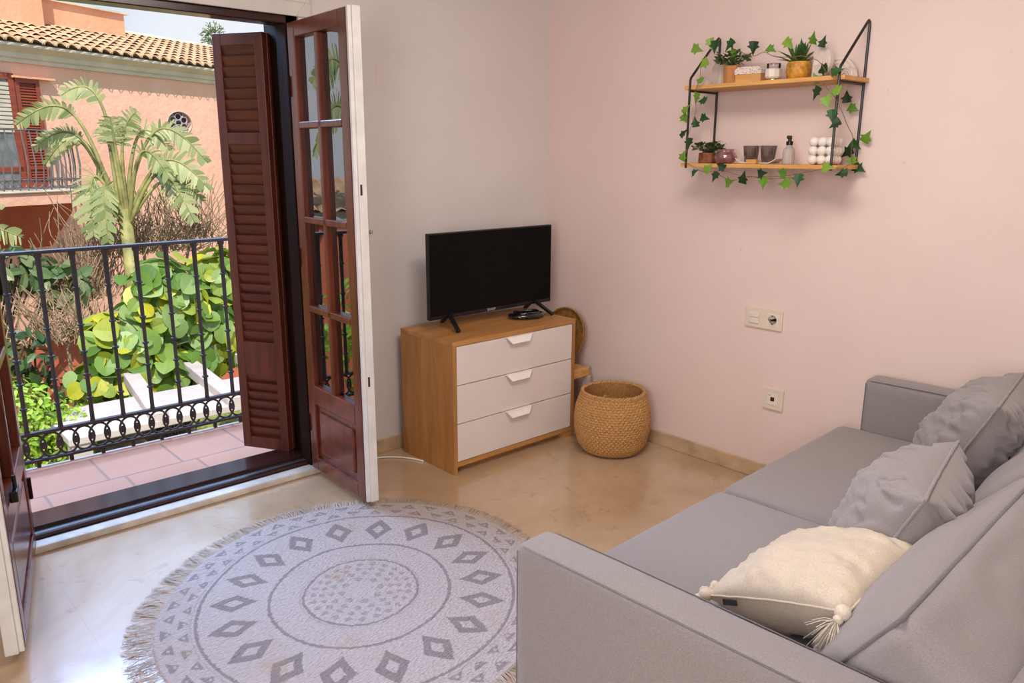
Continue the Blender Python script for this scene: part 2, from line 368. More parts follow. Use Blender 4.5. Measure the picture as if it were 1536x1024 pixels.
# door leaves -------------------------------------------------------------
def door_leaf(name, hinge, free, h, label, flip, zb=.035):
    """leaf along local +x from hinge, exterior (mahogany) face on local -y*flip side"""
    hx, hy = hinge; fx, fy = free; L = math.hypot(fx-hx, fy-hy); rz = math.atan2(fy-hy, fx-hx)
    root = empty(name, (hx, hy, 0), rz); tag(root, label, 'door', None, 'structure')
    T = .05; F = flip
    def yy(a, b): a, b = a*F, b*F; return min(a, b), max(a, b)
    f0, f1 = yy(0, T*.62); b0, b1 = yy(T*.62, T)         # brown outside, white inside
    z1 = h; st = .062
    rows = [.43, .782, 1.162, 1.545, 1.90]
    def members(mb, y0, y1, bev):
        mb.box((0, y0, zb), (st, y1, z1), bev=bev); mb.box((L-st, y0, zb), (L, y1, z1), bev=bev)
    s = MB(); members(s, f0, f1, .004); s.build('stile', M['mahog'], root)
    rl = MB()
    rl.box((st, f0, 1.885), (L-st, f1, z1), bev=.004); rl.box((st, f0, zb), (L-st, f1, .095), bev=.004); rl.box((st, f0, .35), (L-st, f1, .435), bev=.004)
    rl.build('rail', M['mahogx'], root)
    m = MB(); m.box((L/2-.014, f0, .435), (L/2+.014, f1, 1.885), bev=.004)
    for z in rows[1:4]: m.box((st, f0, z-.014), (L-st, f1, z+.014), bev=.004)
    m.build('glazing_bar', M['mahog'], root)
    p = MB(); pa, pb = yy(.014, .022); p.box((st, pa, .09), (L-st, pb, .355))
    pa, pb = yy(.003, .02); p.box((st+.03, pa, .125), (L-st-.03, pb, .32), bev=.008)
    for q in (.33, .66): p.box((st+.03+(L-2*st-.06)*q-.001, pa, .13), (st+.03+(L-2*st-.06)*q+.001, pa+.001, .315))
    p.build('lower_panel', M['mahogx'], root)
    w = MB(); y0, y1 = b0, b1; members(w, y0, y1, .003)
    w.box((st, y0, 1.885), (L-st, y1, z1)); w.box((st, y0, zb), (L-st, y1, .435)); w.box((L/2-.014, y0, .435), (L/2+.014, y1, 1.885))
    for z in rows[1:4]: w.box((st, y0, z-.014), (L-st, y1, z+.014))
    e0, e1 = yy(.002, T-.006); w.box((L-.001, e0, zb), (L+.014, e1, z1+.004), bev=.003)
    e0, e1 = yy(.016, T); w.box((L+.013, e0, zb), (L+.022, e1, z1+.004), bev=.002)
    w.build('white_inner_face', M['edgewhite'], root)
    k = 0
    for i in range(4):
        for x0, x1 in ((st, L/2-.014), (L/2+.014, L-st)):
            pa, pb = yy(.024, .028)
            MB().box((x0, pa, rows[i]+.004), (x1, pb, rows[i+1]-.004)).build('glass_pane', M['pane'], root)
    hb = MB()
    for z in (.25, 1.0, 1.7): hb.tube([(0, F*-.004, z-.04), (0, F*-.004, z+.04)], .007, 10)
    hb.build('hinge', M['darkframe'], root)
    lk = MB(); e0, e1 = yy(T*.5-.004, T*.5+.004)
    for z in (.55, 1.3): lk.box((L+.021, e0, z-.02), (L+.0235, e1, z+.02))
    lk.build('latch_plate', M['hole'], root)
    return root
d1 = door_leaf('door_1', (-1.500, -.012), (-1.520, -.502), 1.945, 'open glazed mahogany balcony door leaf beside the television wall', 1)
d2 = door_leaf('door_2', (-2.612, .0), (-2.783, -.700), 1.945, 'open glazed mahogany balcony door leaf cut by the frame edge', -1)
bl = MB(); bl.box((.50, 0, .425), (.57, .022, .46), bev=.004); bl.tube([(.535, .014, .46), (.535, .014, .50)], .006, 8)
bl.build('bolt', M['black'], d2)

# shutter -----------------------------------------------------------------
def shutter(name, hinge, free, z0, z1, label, mats, sections):
    hx, hy = hinge; fx, fy = free; L = math.hypot(fx-hx, fy-hy); rz = math.atan2(fy-hy, fx-hx)
    root = empty(name, (hx, hy, 0), rz); tag(root, label, 'shutter')
    T = .034; st = .042
    fr = MB(); fr.box((0, -T/2, z0), (st, T/2, z1), bev=.003); fr.box((L-st, -T/2, z0), (L, T/2, z1), bev=.003)
    zs = [z0]+sections+[z1]
    fr.box((st, -T/2, z0), (L-st, T/2, z0+.055), bev=.003); fr.box((st, -T/2, z1-.05), (L-st, T/2, z1), bev=.003)
    for a, b in sections: fr.box((st, -T/2, a), (L-st, T/2, b), bev=.003)
    fr.build('frame', mats[0], root)
    lim = [z0+.055]+[v for ab in sections for v in ab]+[z1-.05]
    for i in range(0, len(lim), 2):
        sl = MB()
        a, b = lim[i], lim[i+1]; n = max(2, round((b-a)/.044))
        for k in range(n):
            zc = a+(b-a)*(k+.5)/n; R = Matrix.Translation((0, 0, zc)) @ Matrix.Rotation(math.radians(-20), 4, 'X')
            sl.box((st-.003, -.005, -.028), (L-st+.003, .005, .028), R)
        sl.build('louvre_slats', mats[1], root)
    for z in (z0+.22, z1-.2):
        hg = MB(); hg.box((L-.01, -T/2-.01, z-.09), (L+.014, -T/2+.004, z+.09), bev=.003); hg.tube([(L+.008, -T/2-.008, z-.1), (L+.008, -T/2-.008, z+.1)], .007, 8)
        hg.build('strap_hinge', M['black'], root)
    return root
sh = shutter('louvered_shutter', (-1.505, .185), (-1.632, .40), .055, 1.93, 'dark brown louvred shutter folded out beside the door frame, facing the railing',
        (M['shut'], M['slat']), [(.42, .58), (1.47, 1.52)])
sh2 = shutter('louvered_shutter', (-1.475, .20), (-1.60, .412+.02), .055, 1.93, 'second brown louvred shutter folded flat behind the first, only its edge showing',
        (M['shut'], M['slat']), [(.42, .58), (1.47, 1.52)])
sh['group'] = sh2['group'] = 'folded balcony shutters'

# balcony -----------------------------------------------------------------
struct('floor_balcony', MB().box((-3.6, .24, -.16), (.1, 1.02, -.045)), M['terracotta'], 'terracotta tiled balcony floor', cat='floor')
struct('trim_3', MB().box((-3.6, 1.02, -.17), (.1, 1.075, -.055), bev=.006), M['whitewall'], 'pale stone edge of the balcony floor', cat='edge')
YR = 1.0415
rl = empty('balcony_railing', (-2.0, YR, -.05)); tag(rl, 'dark wrought iron balcony railing with a band of interlaced rings', 'railing')
X0, X1 = -3.45, 0.0; Z0 = -.05
def rx(x): return x+2.0
MB().box((rx(X0), -.022, .988+.05-.012), (rx(X1), .022, .988+.05+.004), bev=.003).build('top_rail', M['iron'], rl)
MB().box((rx(X0), -.014, .122+.05-.008), (rx(X1), .014, .122+.05+.008), bev=.002).build('middle_rail', M['iron'], rl)
MB().box((rx(X0), -.014, .028), (rx(X1), .014, .042), bev=.002).build('bottom_rail', M['iron'], rl)
bx = [-2.4270+.1438*i for i in range(-6, 17)]
bar = MB()
prof = [(.010, .12), (.010, .16), (.0085, .40), (.0085, .8), (.010, .97), (.015, .975), (.016, .985)]
prof = [(.0135, .12), (.0105, .145), (.0090, .5), (.0112, .78), (.0125, .955), (.018, .962), (.018, .985)]
bar.lathe([(a, z+.05) for a, z in prof], 10)
for z in (.25, .37, .385+.1, .62, .80):
    bar.lathe([(.008, z+.05-.008), (.0165, z+.05-.004), (.0165, z+.05+.004), (.008, z+.05+.008)], 10)
b0 = None
for x in bx:
    if b0 is None:
        b0 = bar.build('baluster', M['iron'], rl, True); b0.location = (rx(x), 0, 0)
    else:
        c = b0.copy(); COL.objects.link(c); c.parent = rl; c.location = (rx(x), 0, 0)
rg = MB(); n = int((X1-X0)/.0719)
for i in range(n):
    xx = rx(X0)+.04+i*.0719; zz = .1025
    pts = [(xx+.048*math.cos(a), 0, zz+.060*math.sin(a)) for a in [2*PI*k/18 for k in range(18)]]
    rg.tube(pts, .0056, 6, closed=True)
    rg.box((xx+.036-.0065, -.004, zz-.017), (xx+.036+.0065, .004, zz+.017))
rg.build('ring_band', M['iron'], rl, True)
f0 = None
for x in bx:
    if f0 is None: f0 = MB().box((-.008, -.008, 0), (.008, .008, .03)).build('foot', M['iron'], rl); c = f0
    else: c = f0.copy(); COL.objects.link(c); c.parent = rl
    c.location = (rx(x)+.03, 0, 0)

# ---------------------------------------------------------------- chest of drawers
W_, D_, H_ = .787, .405, .626
ch = empty('chest_of_drawers', (-1.029+W_/2, -.466+D_/2, 0)); tag(ch, 'oak chest with three white drawers below the television', 'chest of drawers')
w2, d2_ = W_/2, D_/2
t_ = .022
for s in (-1, 1):
    a, b = sorted((s*w2, s*(w2-t_))); MB().box((a, -d2_, 0), (b, d2_, H_-t_), bev=.0015).build('side_panel', M['oakv'], ch)
MB().box((-w2, -d2_, H_-t_), (w2, d2_, H_), bev=.002).build('top', M['oak'], ch)
MB().box((-w2+t_, d2_-.012, .03), (w2-t_, d2_-.004, H_-t_)).build('back_panel', M['oakv'], ch)
bs = MB(); bs.box((-w2+t_, -d2_+.004, .032), (w2-t_, d2_-.012, .056), bev=.0015); bs.box((-w2+t_, -d2_+.05, 0), (w2-t_, -d2_+.065, .034)); bs.box((w2-.06, -d2_+.01, 0), (w2-t_, -d2_+.05, .034))
bs.build('base', M['oak'], ch)
fh = (H_-t_-.058)/3
for i in range(3):
    z0 = .058+i*fh
    fr = MB().box((-w2+t_+.002, -d2_+.001, z0+.0015), (w2-t_-.002, -d2_+.019, z0+fh-.0025), bev=.001).build('drawer', M['drawer'], ch)
    hz = z0+fh-.003
    R = Matrix.Translation((0.0, -d2_-.010, hz)) @ Matrix.Rotation(PI/2-.35, 4, 'X')
    hm = MB()
    hm.prism([(-.082, .0), (.082, 0), (.055, -.034), (-.055, -.034)], -.001, .003, R)
    hm.box((-.082, -d2_-.015, hz-.001), (.082, -d2_+.004, hz+.0015))
    hm.build('handle', M['handle'], fr)
MB().box((-w2+t_+.003, -d2_+.022, .06), (w2-t_-.003, d2_-.02, H_-t_-.004)).build('drawer_box', M['hole'], ch)

# ---------------------------------------------------------------- television
tv = empty('television', (-.58, -.215, H_+.0005)); tag(tv, 'black flat screen television standing on the oak chest', 'television')
def tvz(z): return z-H_
MB().box((-.395, -.012, tvz(.676)), (.395, .012, tvz(1.079)), bev=.003).build('bezel', M['black'], tv)
MB().box((-.388, -.0135, tvz(.694)), (.388, -.0115, tvz(1.073))).build('screen', M['screen'], tv)
MB().box((-.3, .012, tvz(.70)), (.3, .045, tvz(.95)), bev=.01).build('rear_housing', M['black'], tv)
for s, x in ((-1, -.285), (1, .27)):
    lg = MB()
    lg.bar((x+.01, 0, tvz(.695)), (x+s*.03, -.125, .008), .022, .013, bev=.003)
    lg.bar((x+.01, 0, tvz(.695)), (x+.045, .10, .008), .022, .013, bev=.003)
    lg.build('leg', M['black'], tv)
cu = D.curves.new('brand_lettering', 'FONT'); cu.body = 'SHARP'; cu.size = .018; cu.extrude = .0006; cu.align_x = 'CENTER'
tmp = D.objects.new('tmp', cu); COL.objects.link(tmp); bpy.context.view_layer.update()
me = D.meshes.new_from_object(tmp.evaluated_get(bpy.context.evaluated_depsgraph_get())); D.objects.remove(tmp)
lo = D.objects.new('brand_lettering', me); COL.objects.link(lo); lo.parent = tv; me.materials.clear(); me.materials.append(M['logo'])
lo.rotation_euler = (PI/2, 0, 0); lo.location = (-.02, -.0142, tvz(.680)); 

# black glossy oval disc
pk = empty('remote_coil', (-.415, -.285, H_))
pk.name = 'oval_dish'
tag(pk, 'glossy black oval dish lying on the chest in front of the television', 'dish')
pm = MB()
pm.lathe([(.030, 0), (.075, .002), (.092, .010), (.094, .018), (.088, .026), (.074, .030), (.060, .024), (.030, .018), (.001, .017)], 40, sx=1.05, sy=.72, cap1=False)
pm.build('body', M['gloss'], pk, 'all')
pc = MB(); pc.tube([(.062*1.05*math.cos(a), .062*.72*math.sin(a), .030+.003*math.sin(3*a)) for a in [2*PI*k/40 for k in range(40)]], .006, 8, closed=True)
pc.build('raised_rim', M['gloss'], pk, 'all')
pk.rotation_euler = (0, 0, math.radians(-20))

# cable on floor
cb = MB(); pts = []
P = [(-1.25, -.03), (-1.17, -.055), (-1.10, -.085), (-1.06, -.12), (-1.0, -.19), (-.99, -.25)]
P = [(-1.36, -.03), (-1.24, -.04), (-1.16, -.07), (-1.105, -.115), (-1.065, -.17), (-1.038, -.24)]
def catmull(P, n=6):
    out = []; Q = [Vector(p) for p in P]; Q = [Q[0]*2-Q[1]]+Q+[Q[-1]*2-Q[-2]]
    for i in range(1, len(Q)-2):
        for k in range(n):
            t = k/n; a, b, c, d = Q[i-1], Q[i], Q[i+1], Q[i+2]
            out.append(.5*((2*b)+(-a+c)*t+(2*a-5*b+4*c-d)*t*t+(-a+3*b-3*c+d)*t**3))
    out.append(Q[-2]); return out
cb.tube([(p.x, p.y, .005) for p in catmull([(a, b, 0) for a, b in P])], .0042, 8)
tag(cb.build('power_cable', M['cable'], None, 'all'), 'thin white cable running along the floor towards the oak chest', 'cable')

# ---------------------------------------------------------------- basket
bk = empty('seagrass_basket', (-.238, -.725, 0)); tag(bk, 'round bellied woven seagrass basket on the floor by the corner', 'basket')
bm_ = MB(); rows = 25; prof = []
for i in range(rows*4+1):
    t = i/(rows*4); z = .004+t*.300
    rr = .122+.066*math.sin(min(1, t*1.12)*PI*.93)**.85 if t < .95 else .137
    KP = [(0, .128), (.03, .143), (.15, .168), (.35, .183), (.55, .187), (.75, .180), (.9, .165), (1, .155)]
    for q_ in range(len(KP)-1):
        if KP[q_][0] <= t <= KP[q_+1][0]:
            f_ = (t-KP[q_][0])/(KP[q_+1][0]-KP[q_][0]); rr = KP[q_][1]+(KP[q_+1][1]-KP[q_][1])*f_
    prof.append((rr, z))
NA = 420
def bdisp(a, i, z):
    row = i//4; f = (i % 4)/4
    k = a*52+(row % 2)*PI+.5*math.sin(a*7+row)
    return .0075*math.sin(PI*f)*(.55+.45*math.sin(k))-.002+.0015*math.sin(k*2+1)
rim_r = prof[-1][0]
bm_.lathe(prof, NA, disp=bdisp, cap1=False)
bm_.build('body', M['basket'], bk, 'all')
ins = MB(); ins.lathe([(r_-.012, z) for r_, z in reversed(prof[12::2])], 80, cap0=False, cap1=True, disp=lambda a, i, z: .003*math.sin(a*40+(i//2 % 2)*PI)); ins.build('inner_wall', M['basket'], bk, 'all')
rm = MB()
for ph in (0, PI):
    rm.tube([((rim_r-.004+.004*math.cos(a*26+ph))*math.cos(a), (rim_r-.004+.004*math.cos(a*26+ph))*math.sin(a), .305+.004*math.sin(a*26+ph)) for a in [2*PI*k/260 for k in range(260)]], .0062, 6, closed=True)
rm.build('braided_rim', M['basket'], bk, 'all')
ct = MB(); ct.tube([(-.05+.09*t, .05*math.sin(t*3), .16+.11*math.sin(t*PI)) for t in [k/12 for k in range(13)]], .005, 6)
ct.build('handle_loop', M['basket'], bk, 'all')

# stool and woven tray behind chest
st = empty('small_stool', (-.135, -.335, 0)); tag(st, 'little stool with orange wooden seat and pale legs tucked behind the chest', 'stool')
MB().box((-.085, -.085, .285), (.062, .16, .335), bev=.008).build('seat', M['pine'], st)
for x in (-.07, .06):
    for y in (-.065, .14): MB().box((x-.014, y-.02, 0), (x+.014, y+.02, .286), bev=.004).build('leg', M['whitewall'], st)
tr = empty('woven_tray', (-.1, -.262, .337+.003), rot=(0, 0, 0)); tag(tr, 'round woven rattan tray leaning upright in the corner behind the chest', 'tray')
tm = MB(); R = Matrix.Translation((0, 0, .146)) @ Matrix.Rotation(math.radians(-78), 4, 'Y')
tp = [(.001, 0)]
for i in range(1, 24): tp.append((i*.0062, .004*(i % 2)))
tp += [(.147, .016), (.149, .022), (.143, .022), (.141, .01), (.136, -.004), (.001, -.006)]
tm.lathe(tp, 90, M=R, cap0=False, cap1=False, disp=lambda a, i, z: .0015*math.sin(a*45+i*PI))
tm.build('body', M['tray'], tr, 'all')
tr.location.z = .34

# ---------------------------------------------------------------- sockets
def plate(name, y0, z0, w, h, label, cat):
    root = empty(name, (0, y0-w/2, z0+h/2)); tag(root, label, cat)
    MB().box((-.011, -w/2, -h/2), (-.0005, w/2, h/2), bev=.002).build('plate', M['ivory'], root)
    return root
p1 = plate('switch_socket_plate', -1.283, .693, .1775, .089, 'wide ivory wall plate holding two rocker switches and a power socket', 'wall socket')
for z in (.0005, -.0255): MB().box((-.016, .020, z), (-.010, .068, z+.024), bev=.002).build('rocker_switch', M['ivory2'], p1)
so = MB(); so.box((-.0125, -.070, -.026), (-.0105, -.018, .026), bev=.0008); so.build('socket_frame', M['ivory2'], p1)
so = MB(); RY = Matrix.Translation((-.0125, -.044, 0)) @ Matrix.Rotation(-PI/2, 4, 'Y')
so.lathe([(.024, 0), (.024, .002), (.021, .002), (.019, -.001), (.001, -.001)], 28, M=RY, cap1=False); sk = so.build('socket_well', M['ivory'], p1, True)
so = MB()
for dy in (-.009, .009): so.lathe([(.0028, 0), (.0028, .0015)], 10, M=Matrix.Translation((-.0118, -.044+dy, 0)) @ Matrix.Rotation(-PI/2, 4, 'Y'))
for dz in (-.018, .018): so.box((-.0150, -.047, dz-.002), (-.0120, -.041, dz+.002))
so.build('pin_hole', M['hole'], sk)
p2 = plate('aerial_socket_plate', -1.399, .338, .0965, .095, 'small square ivory aerial socket plate low on the pinkish wall', 'wall socket')
MB().box((-.014, -.026, -.026), (-.0105, .026, .026), bev=.001).build('socket_frame', M['ivory2'], p2)
so = MB(); so.box((-.0152, -.009, -.008), (-.0138, .009, .010)); so.box((-.0146, .012, .016), (-.0139, .018, .019)); so.build('pin_hole', M['hole'], p2)

# ---------------------------------------------------------------- rug
RC = (-1.868, -1.034); RR = .655
def rug():
    root = empty('round_rug', (RC[0], RC[1], 0)); tag(root, 'round cream rug with grey geometric rings and a fringed edge', 'rug')
    NR, NA = 220, 900; vs = []; cols = []
    def EL(a): return .042*math.cos(2*(a-.84))+.005*math.sin(a*5)
    cream = Vector(lin((198, 188, 186))[:3]); grey = Vector(lin((116, 108, 110))[:3])
    def tri(u, v, up=True):    # u in [-.5,.5], v in [0,1]
        return abs(u) < (1-v if up else v)*.5
    def pat(rr, a):
        j = mnoise.noise(Vector((rr*math.cos(a)*60, rr*math.sin(a)*60, 0)))
        j2 = mnoise.noise(Vector((rr*math.cos(a)*150, rr*math.sin(a)*150, 5)))
        r0 = rr+.003*j
        for R0, w in ((.195, .0045), (.307, .0055), (.532, .0052)):
            if abs(r0-R0) < w: return .85
        if abs(r0-.548) < .0022 or abs(r0-.207) < .0018: return .35
        if .335 < r0 < .512:                                  # 18 hollow lozenges
            k = a/(2*PI)*18; uu = (k-math.floor(k)-.5)*2*PI/18*.43; vv = r0-.4235
            q = abs(uu)/.052+abs(vv)/.080+.05*j2
            if .42 < q < 1: return .9
        for R0, hh, n, ph in ((.553, .034, 44, 0), (.600, .038, 44, .5)):
            if R0 < r0 < R0+hh:
                k = a/(2*PI)*n+ph; uu = (k-math.floor(k)-.5); vv = (r0-R0)/hh
                up_ = (1-vv) if (math.floor(k)+int(R0*100)) % 2 else vv
                if abs(uu)*1.35+.06*j2 < up_*.5 and .08 < vv < .92 and not (abs(uu) < .07 and .3 < vv < .55): return .8
        if .045 < r0 < .182:
            for R0, hh, n, ph in ((.05, .032, 8, 0), (.086, .030, 14, .5), (.118, .028, 20, 0), (.148, .03, 24, .5)):
                if R0 < r0 < R0+hh:
                    k = a/(2*PI)*n+ph; uu = (k-math.floor(k)-.5); vv = (r0-R0)/hh
                    if abs(uu)*1.5+abs(vv-.5)*1.1+.2*j < .50: return .55
        return 0
    for i in range(NR+1):
        rr = RR*i/NR
        for k in range(NA):
            a = 2*PI*k/NA
            e = 1+EL(a)
            z = .0075+.0012*mnoise.noise(Vector((rr*math.cos(a)*90, rr*math.sin(a)*90, 0)))+.0035*mnoise.noise(Vector((rr*math.cos(a)*6, rr*math.sin(a)*6, 3)))
            if i == NR: z = .001
            vs.append((rr*e*math.cos(a), rr*e*math.sin(a), z))
            p = pat(rr, a); fl = .5+.5*mnoise.noise(Vector((rr*math.cos(a)*220, rr*math.sin(a)*220, 9)))
            c = cream.lerp(grey, p*(.75+.4*fl)*.95) if p else cream*(1-.10*fl)
            cols.append((c[0], c[1], c[2], 1))
    fs = []
    for i in range(NR):
        for k in range(NA):
            k2 = (k+1) % NA; fs.append((i*NA+k, (i+1)*NA+k, (i+1)*NA+k2, i*NA+k2))
    me = D.meshes.new('rug_pile'); me.from_pydata(vs, [], fs); me.update()
    ca = me.color_attributes.new('Col', 'FLOAT_COLOR', 'POINT')
    ca.data.foreach_set('color', [x for c in cols for x in c])
    for p in me.polygons: p.use_smooth = True
    t = NT('woven_rug'); at = t.n('ShaderNodeAttribute', attribute_name='Col'); v = t.co()
    vo = t.n('ShaderNodeTexVoronoi'); vo.inputs['Scale'].default_value = 1; t.l(t.co(scale=(80, 170, 80), rot=(0, 0, .6)), vo.inputs['Vector'])
    g = t.noise(v, 9, 4)
    c = t.mix(t.math('MULTIPLY', g, .12), at.outputs['Color'], lin((170, 150, 128)))
    c = t.mix(t.math('MULTIPLY', vo.outputs['Distance'], .42), c, lin((128, 114, 108)))
    st_ = t.ramp(t.noise(t.co(loc=(3, 1, 0)), 5.5, 4, .6), [(.60, (0,0,0,1)), (.72, (1,1,1,1))])
    c = t.mix(t.math('MULTIPLY', st_, .35), c, lin((166, 138, 96)))
    t.bsdf(c, .95, t.bump(vo.outputs['Distance'], .9, .006)); me.materials.append(t.m)
    o = D.objects.new('woven_disc', me); COL.objects.link(o); o.parent = root
    fm = MB(); rnd = random.Random(3)
    for k in range(1500):
        a = 2*PI*(k+rnd.random()*.8)/1500; e = 1+EL(a)
        clump = .25*math.sin(a*61)+.15*math.sin(a*23+1)
        L = (.048+rnd.random()*.016)*(1+.5*max(0, math.cos(a-2.9))); da = (clump+rnd.uniform(-.35, .35))*L/RR
        r0 = RR*e-.006; r1 = r0+L*.55; r2 = r0+L; w = .0011/RR
        z0, z1, z2 = .0065, .007+rnd.random()*.005, .0025+rnd.random()*.002
        q = []
        for rr, aa, zz in ((r0, a, z0), (r1, a+da*.4, z1), (r2, a+da, z2)):
            for s in (-1, 1): q.append((rr*math.cos(aa+s*w), rr*math.sin(aa+s*w), zz))
        fm.add(q, [(0, 1, 3, 2), (2, 3, 5, 4)])
    M['fringe'] = m_plain('rug_fringe', (186, 170, 154), .95, .15, 0, 5)
    f = fm.build('fringe', M['fringe'], root); tag(f, kind='stuff')
rug()

# ---------------------------------------------------------------- soft shapes
def rcushion(h, r, n=22, puff=(0,0,0), wr=.0, seed=0, M4=None, wfreq=6, taper=None):
    """rounded soft box with half sizes h, centred on origin"""
    hx, hy, hz = h; vs = {}; V = []; F = []
    def vert(p):
        key = tuple(round(c, 5) for c in p)
        if key in vs: return vs[key]
        q = Vector((p[0]*hx, p[1]*hy, p[2]*hz))
        inner = Vector((max(-(hx-r), min(hx-r, q.x)), max(-(hy-r), min(hy-r, q.y)), max(-(hz-r), min(hz-r, q.z))))
        d = q-inner; nl = d.length
        if nl > 1e-9: q = inner+d/nl*r if sum(abs(abs(c)-1) < 1e-6 for c in p) >= 1 else q
        x, y, z = p; fx, fy, fz = 1-x*x, 1-y*y, 1-z*z
        if abs(abs(z)-1) < 1e-6 or True:
            q.z += puff[2]*(1 if z > 0 else -1)*abs(z)**3*fx**.7*fy**.7
            q.y += puff[1]*(1 if y > 0 else -1)*abs(y)**3*fx**.7*fz**.7
            q.x += puff[0]*(1 if x > 0 else -1)*abs(x)**3*fy**.7*fz**.7
        if wr:
            nn = Vector((x*abs(x)**3, y*abs(y)**3, z*abs(z)**3)); nn = nn.normalized() if nn.length > 1e-6 else nn
            a = mnoise.noise(Vector((q.x*wfreq, q.y*wfreq*1.6, q.z*wfreq))+Vector((seed, 0, 0)))
            b = mnoise.noise(Vector((q.x*wfreq*3, q.y*wfreq*5, q.z*wfreq*2))+Vector((0, seed, 0)))
            ed = sorted((abs(x), abs(y), abs(z)))[1]; q += nn*(wr*a+wr*.5*b)*(1-ed**5)
        if taper: q = taper(q, p)
        if M4 is not None: q = M4 @ q
        vs[key] = len(V); V.append(q); return vs[key]
    def g(t):  # denser near the edges
        return math.copysign(1-(1-abs(t))**1.6, t)
    for ax in range(3):
        for s in (-1, 1):
            for i in range(n):
                for j in range(n):
                    q = []
                    for (a, b) in ((i, j), (i+1, j), (i+1, j+1), (i, j+1)):
                        p = [0, 0, 0]; p[ax] = s; p[(ax+1) % 3] = g(-1+2*a/n); p[(ax+2) % 3] = g(-1+2*b/n); q.append(vert(tuple(p)))
                    if s < 0: q.reverse()
                    if len(set(q)) > 2: F.append(tuple(dict.fromkeys(q)))
    mb = MB(); mb.add(V, F); return mb

def pillow(w, h, t, n=40, seed=0, wr=.012, M4=None, ears=.10, seamw=.004, asy=(1, 1)):
    """scatter cushion in local xz plane, thickness along y; returns body and seam meshes"""
    V = []; F = []
    def edge(u, v):
        k = 1-ears*(1-v*v)*abs(u)**3; kk = 1-ears*(1-u*u)*abs(v)**3
        return u*k*w/2, v*kk*h/2
    def P(u, v, s):
        x, z = edge(u, v)
        f = max(0, 1-abs(u)**2.6)*max(0, 1-abs(v)**2.6)
        th = t/2*f**.52*(asy[0] if s > 0 else asy[1])
        # pull creases: radiate from the seam, strongest near the edges
        e = 1-max(abs(u), abs(v)); an = mnoise.noise(Vector((u*7+seed, v*1.5 if abs(u) < abs(v) else v*7, s*3)))
        crease = wr*an*(1-e)*min(1, e*7)*1.6
        big = wr*1.0*mnoise.noise(Vector((u*2.2+seed, v*2.2, s*5+seed)))*min(1, e*4)
        ridg = -wr*.9*abs(mnoise.noise(Vector((u*3.5+v*2+seed, v*5-u, s*2))))*min(1, e*6)
        return Vector((x, s*(th+(crease+big+ridg if e > 0 else 0)), z))
    def gm(i): t_ = -1+2*i/n; return math.copysign(1-(1-abs(t_))**1.5, t_)
    idx = {}
    for s in (-1, 1):
        for i in range(n+1):
            for j in range(n+1):
                u_, v_ = gm(i), gm(j)
                bd = i in (0, n) or j in (0, n)
                if bd and (i, j, -1) in idx: idx[(i, j, s)] = idx[(i, j, -1)]; continue
                idx[(i, j, s)] = len(V); V.append(P(u_, v_, s))
        for i in range(n):
            for j in range(n):
                q = [idx[(i, j, s)], idx[(i+1, j, s)], idx[(i+1, j+1, s)], idx[(i, j+1, s)]]
                F.append(tuple(q if s < 0 else q[::-1]))
    if M4 is not None: V = [M4 @ v for v in V]
    body = MB(); body.add(V, F)
    loop = [(gm(i), -1) for i in range(n)]+[(1, gm(j)) for j in range(n)]+[(gm(n-i), 1) for i in range(n)]+[(-1, gm(n-j)) for j in range(n)]
    pts = [Vector((edge(a, b)[0], 0, edge(a, b)[1]))*1.004 for a, b in loop]
    for k, p in enumerate(pts): p.y = .0015*mnoise.noise(Vector((k*.3, seed, 0)))
    if M4 is not None: pts = [M4 @ p for p in pts]
    seam = MB(); seam.tube(pts, seamw, 6, closed=True)
    return body, seam, pts

# ---------------------------------------------------------------- sofa
SR = math.radians(2.2)
sofa = empty('sofa', (.006, -1.80, 0), SR); tag(sofa, 'grey fabric sofa with thin boxy arms standing along the pinkish wall', 'sofa')
# underframe
MB().box((-1.95, -.97, .05), (-.10, -.04, .235), bev=.015).build('base', M['grey'], sofa)
for xx0, xx1 in ((-2.035, -1.925), (-.158, -.052)):
    m = rcushion(((xx1-xx0)/2, .46, .2775), .026, 18, (.004, 0, .003), .0015, xx0, Matrix.Translation(((xx0+xx1)/2, -.545, .3275)))
    a = m.build('armrest', M['grey'], sofa, 'all')
    s1 = MB(); inx = [(xx0+.006, 0), (xx1-.006, 0)]
    for x in (xx0+.0035, xx1-.0035):
        s1.tube([(x, -.11, .598), (x, -.3, .600), (x, -.6, .600), (x, -.98, .598)], .0016, 6)
        s1.tube([(x, -.0935, .07), (x, -.0935, .3), (x, -.0935, .585)], .0016, 6)
    s1.build('seam', M['seam'], a, 'all')
for i, (a, b) in enumerate(((-1.922, -1.036), (-1.030, -.148))):
    m = rcushion(((b-a)/2, .375, .095), .045, 30, (.0, .006, .012), .004, 5+i*3, Matrix.Translation(((a+b)/2, -.375, .310)), 5)
    m.build('seat_cushion', M['grey'], sofa, 'all')
bk_ = rcushion((.945, .07, .27), .035, 16, (0, 0, 0), .002, 3, Matrix.Translation((-1.035, -1.04, .35)))
bk_.build('backrest', M['grey'], sofa, 'all')
lg = MB()
for x in (-1.95, -.12):
    for y in (-.15, -.95):
        MB().box((x-.025, y-.025, 0), (x+.025, y+.025, .055), bev=.004).build('leg', M['black'], sofa)
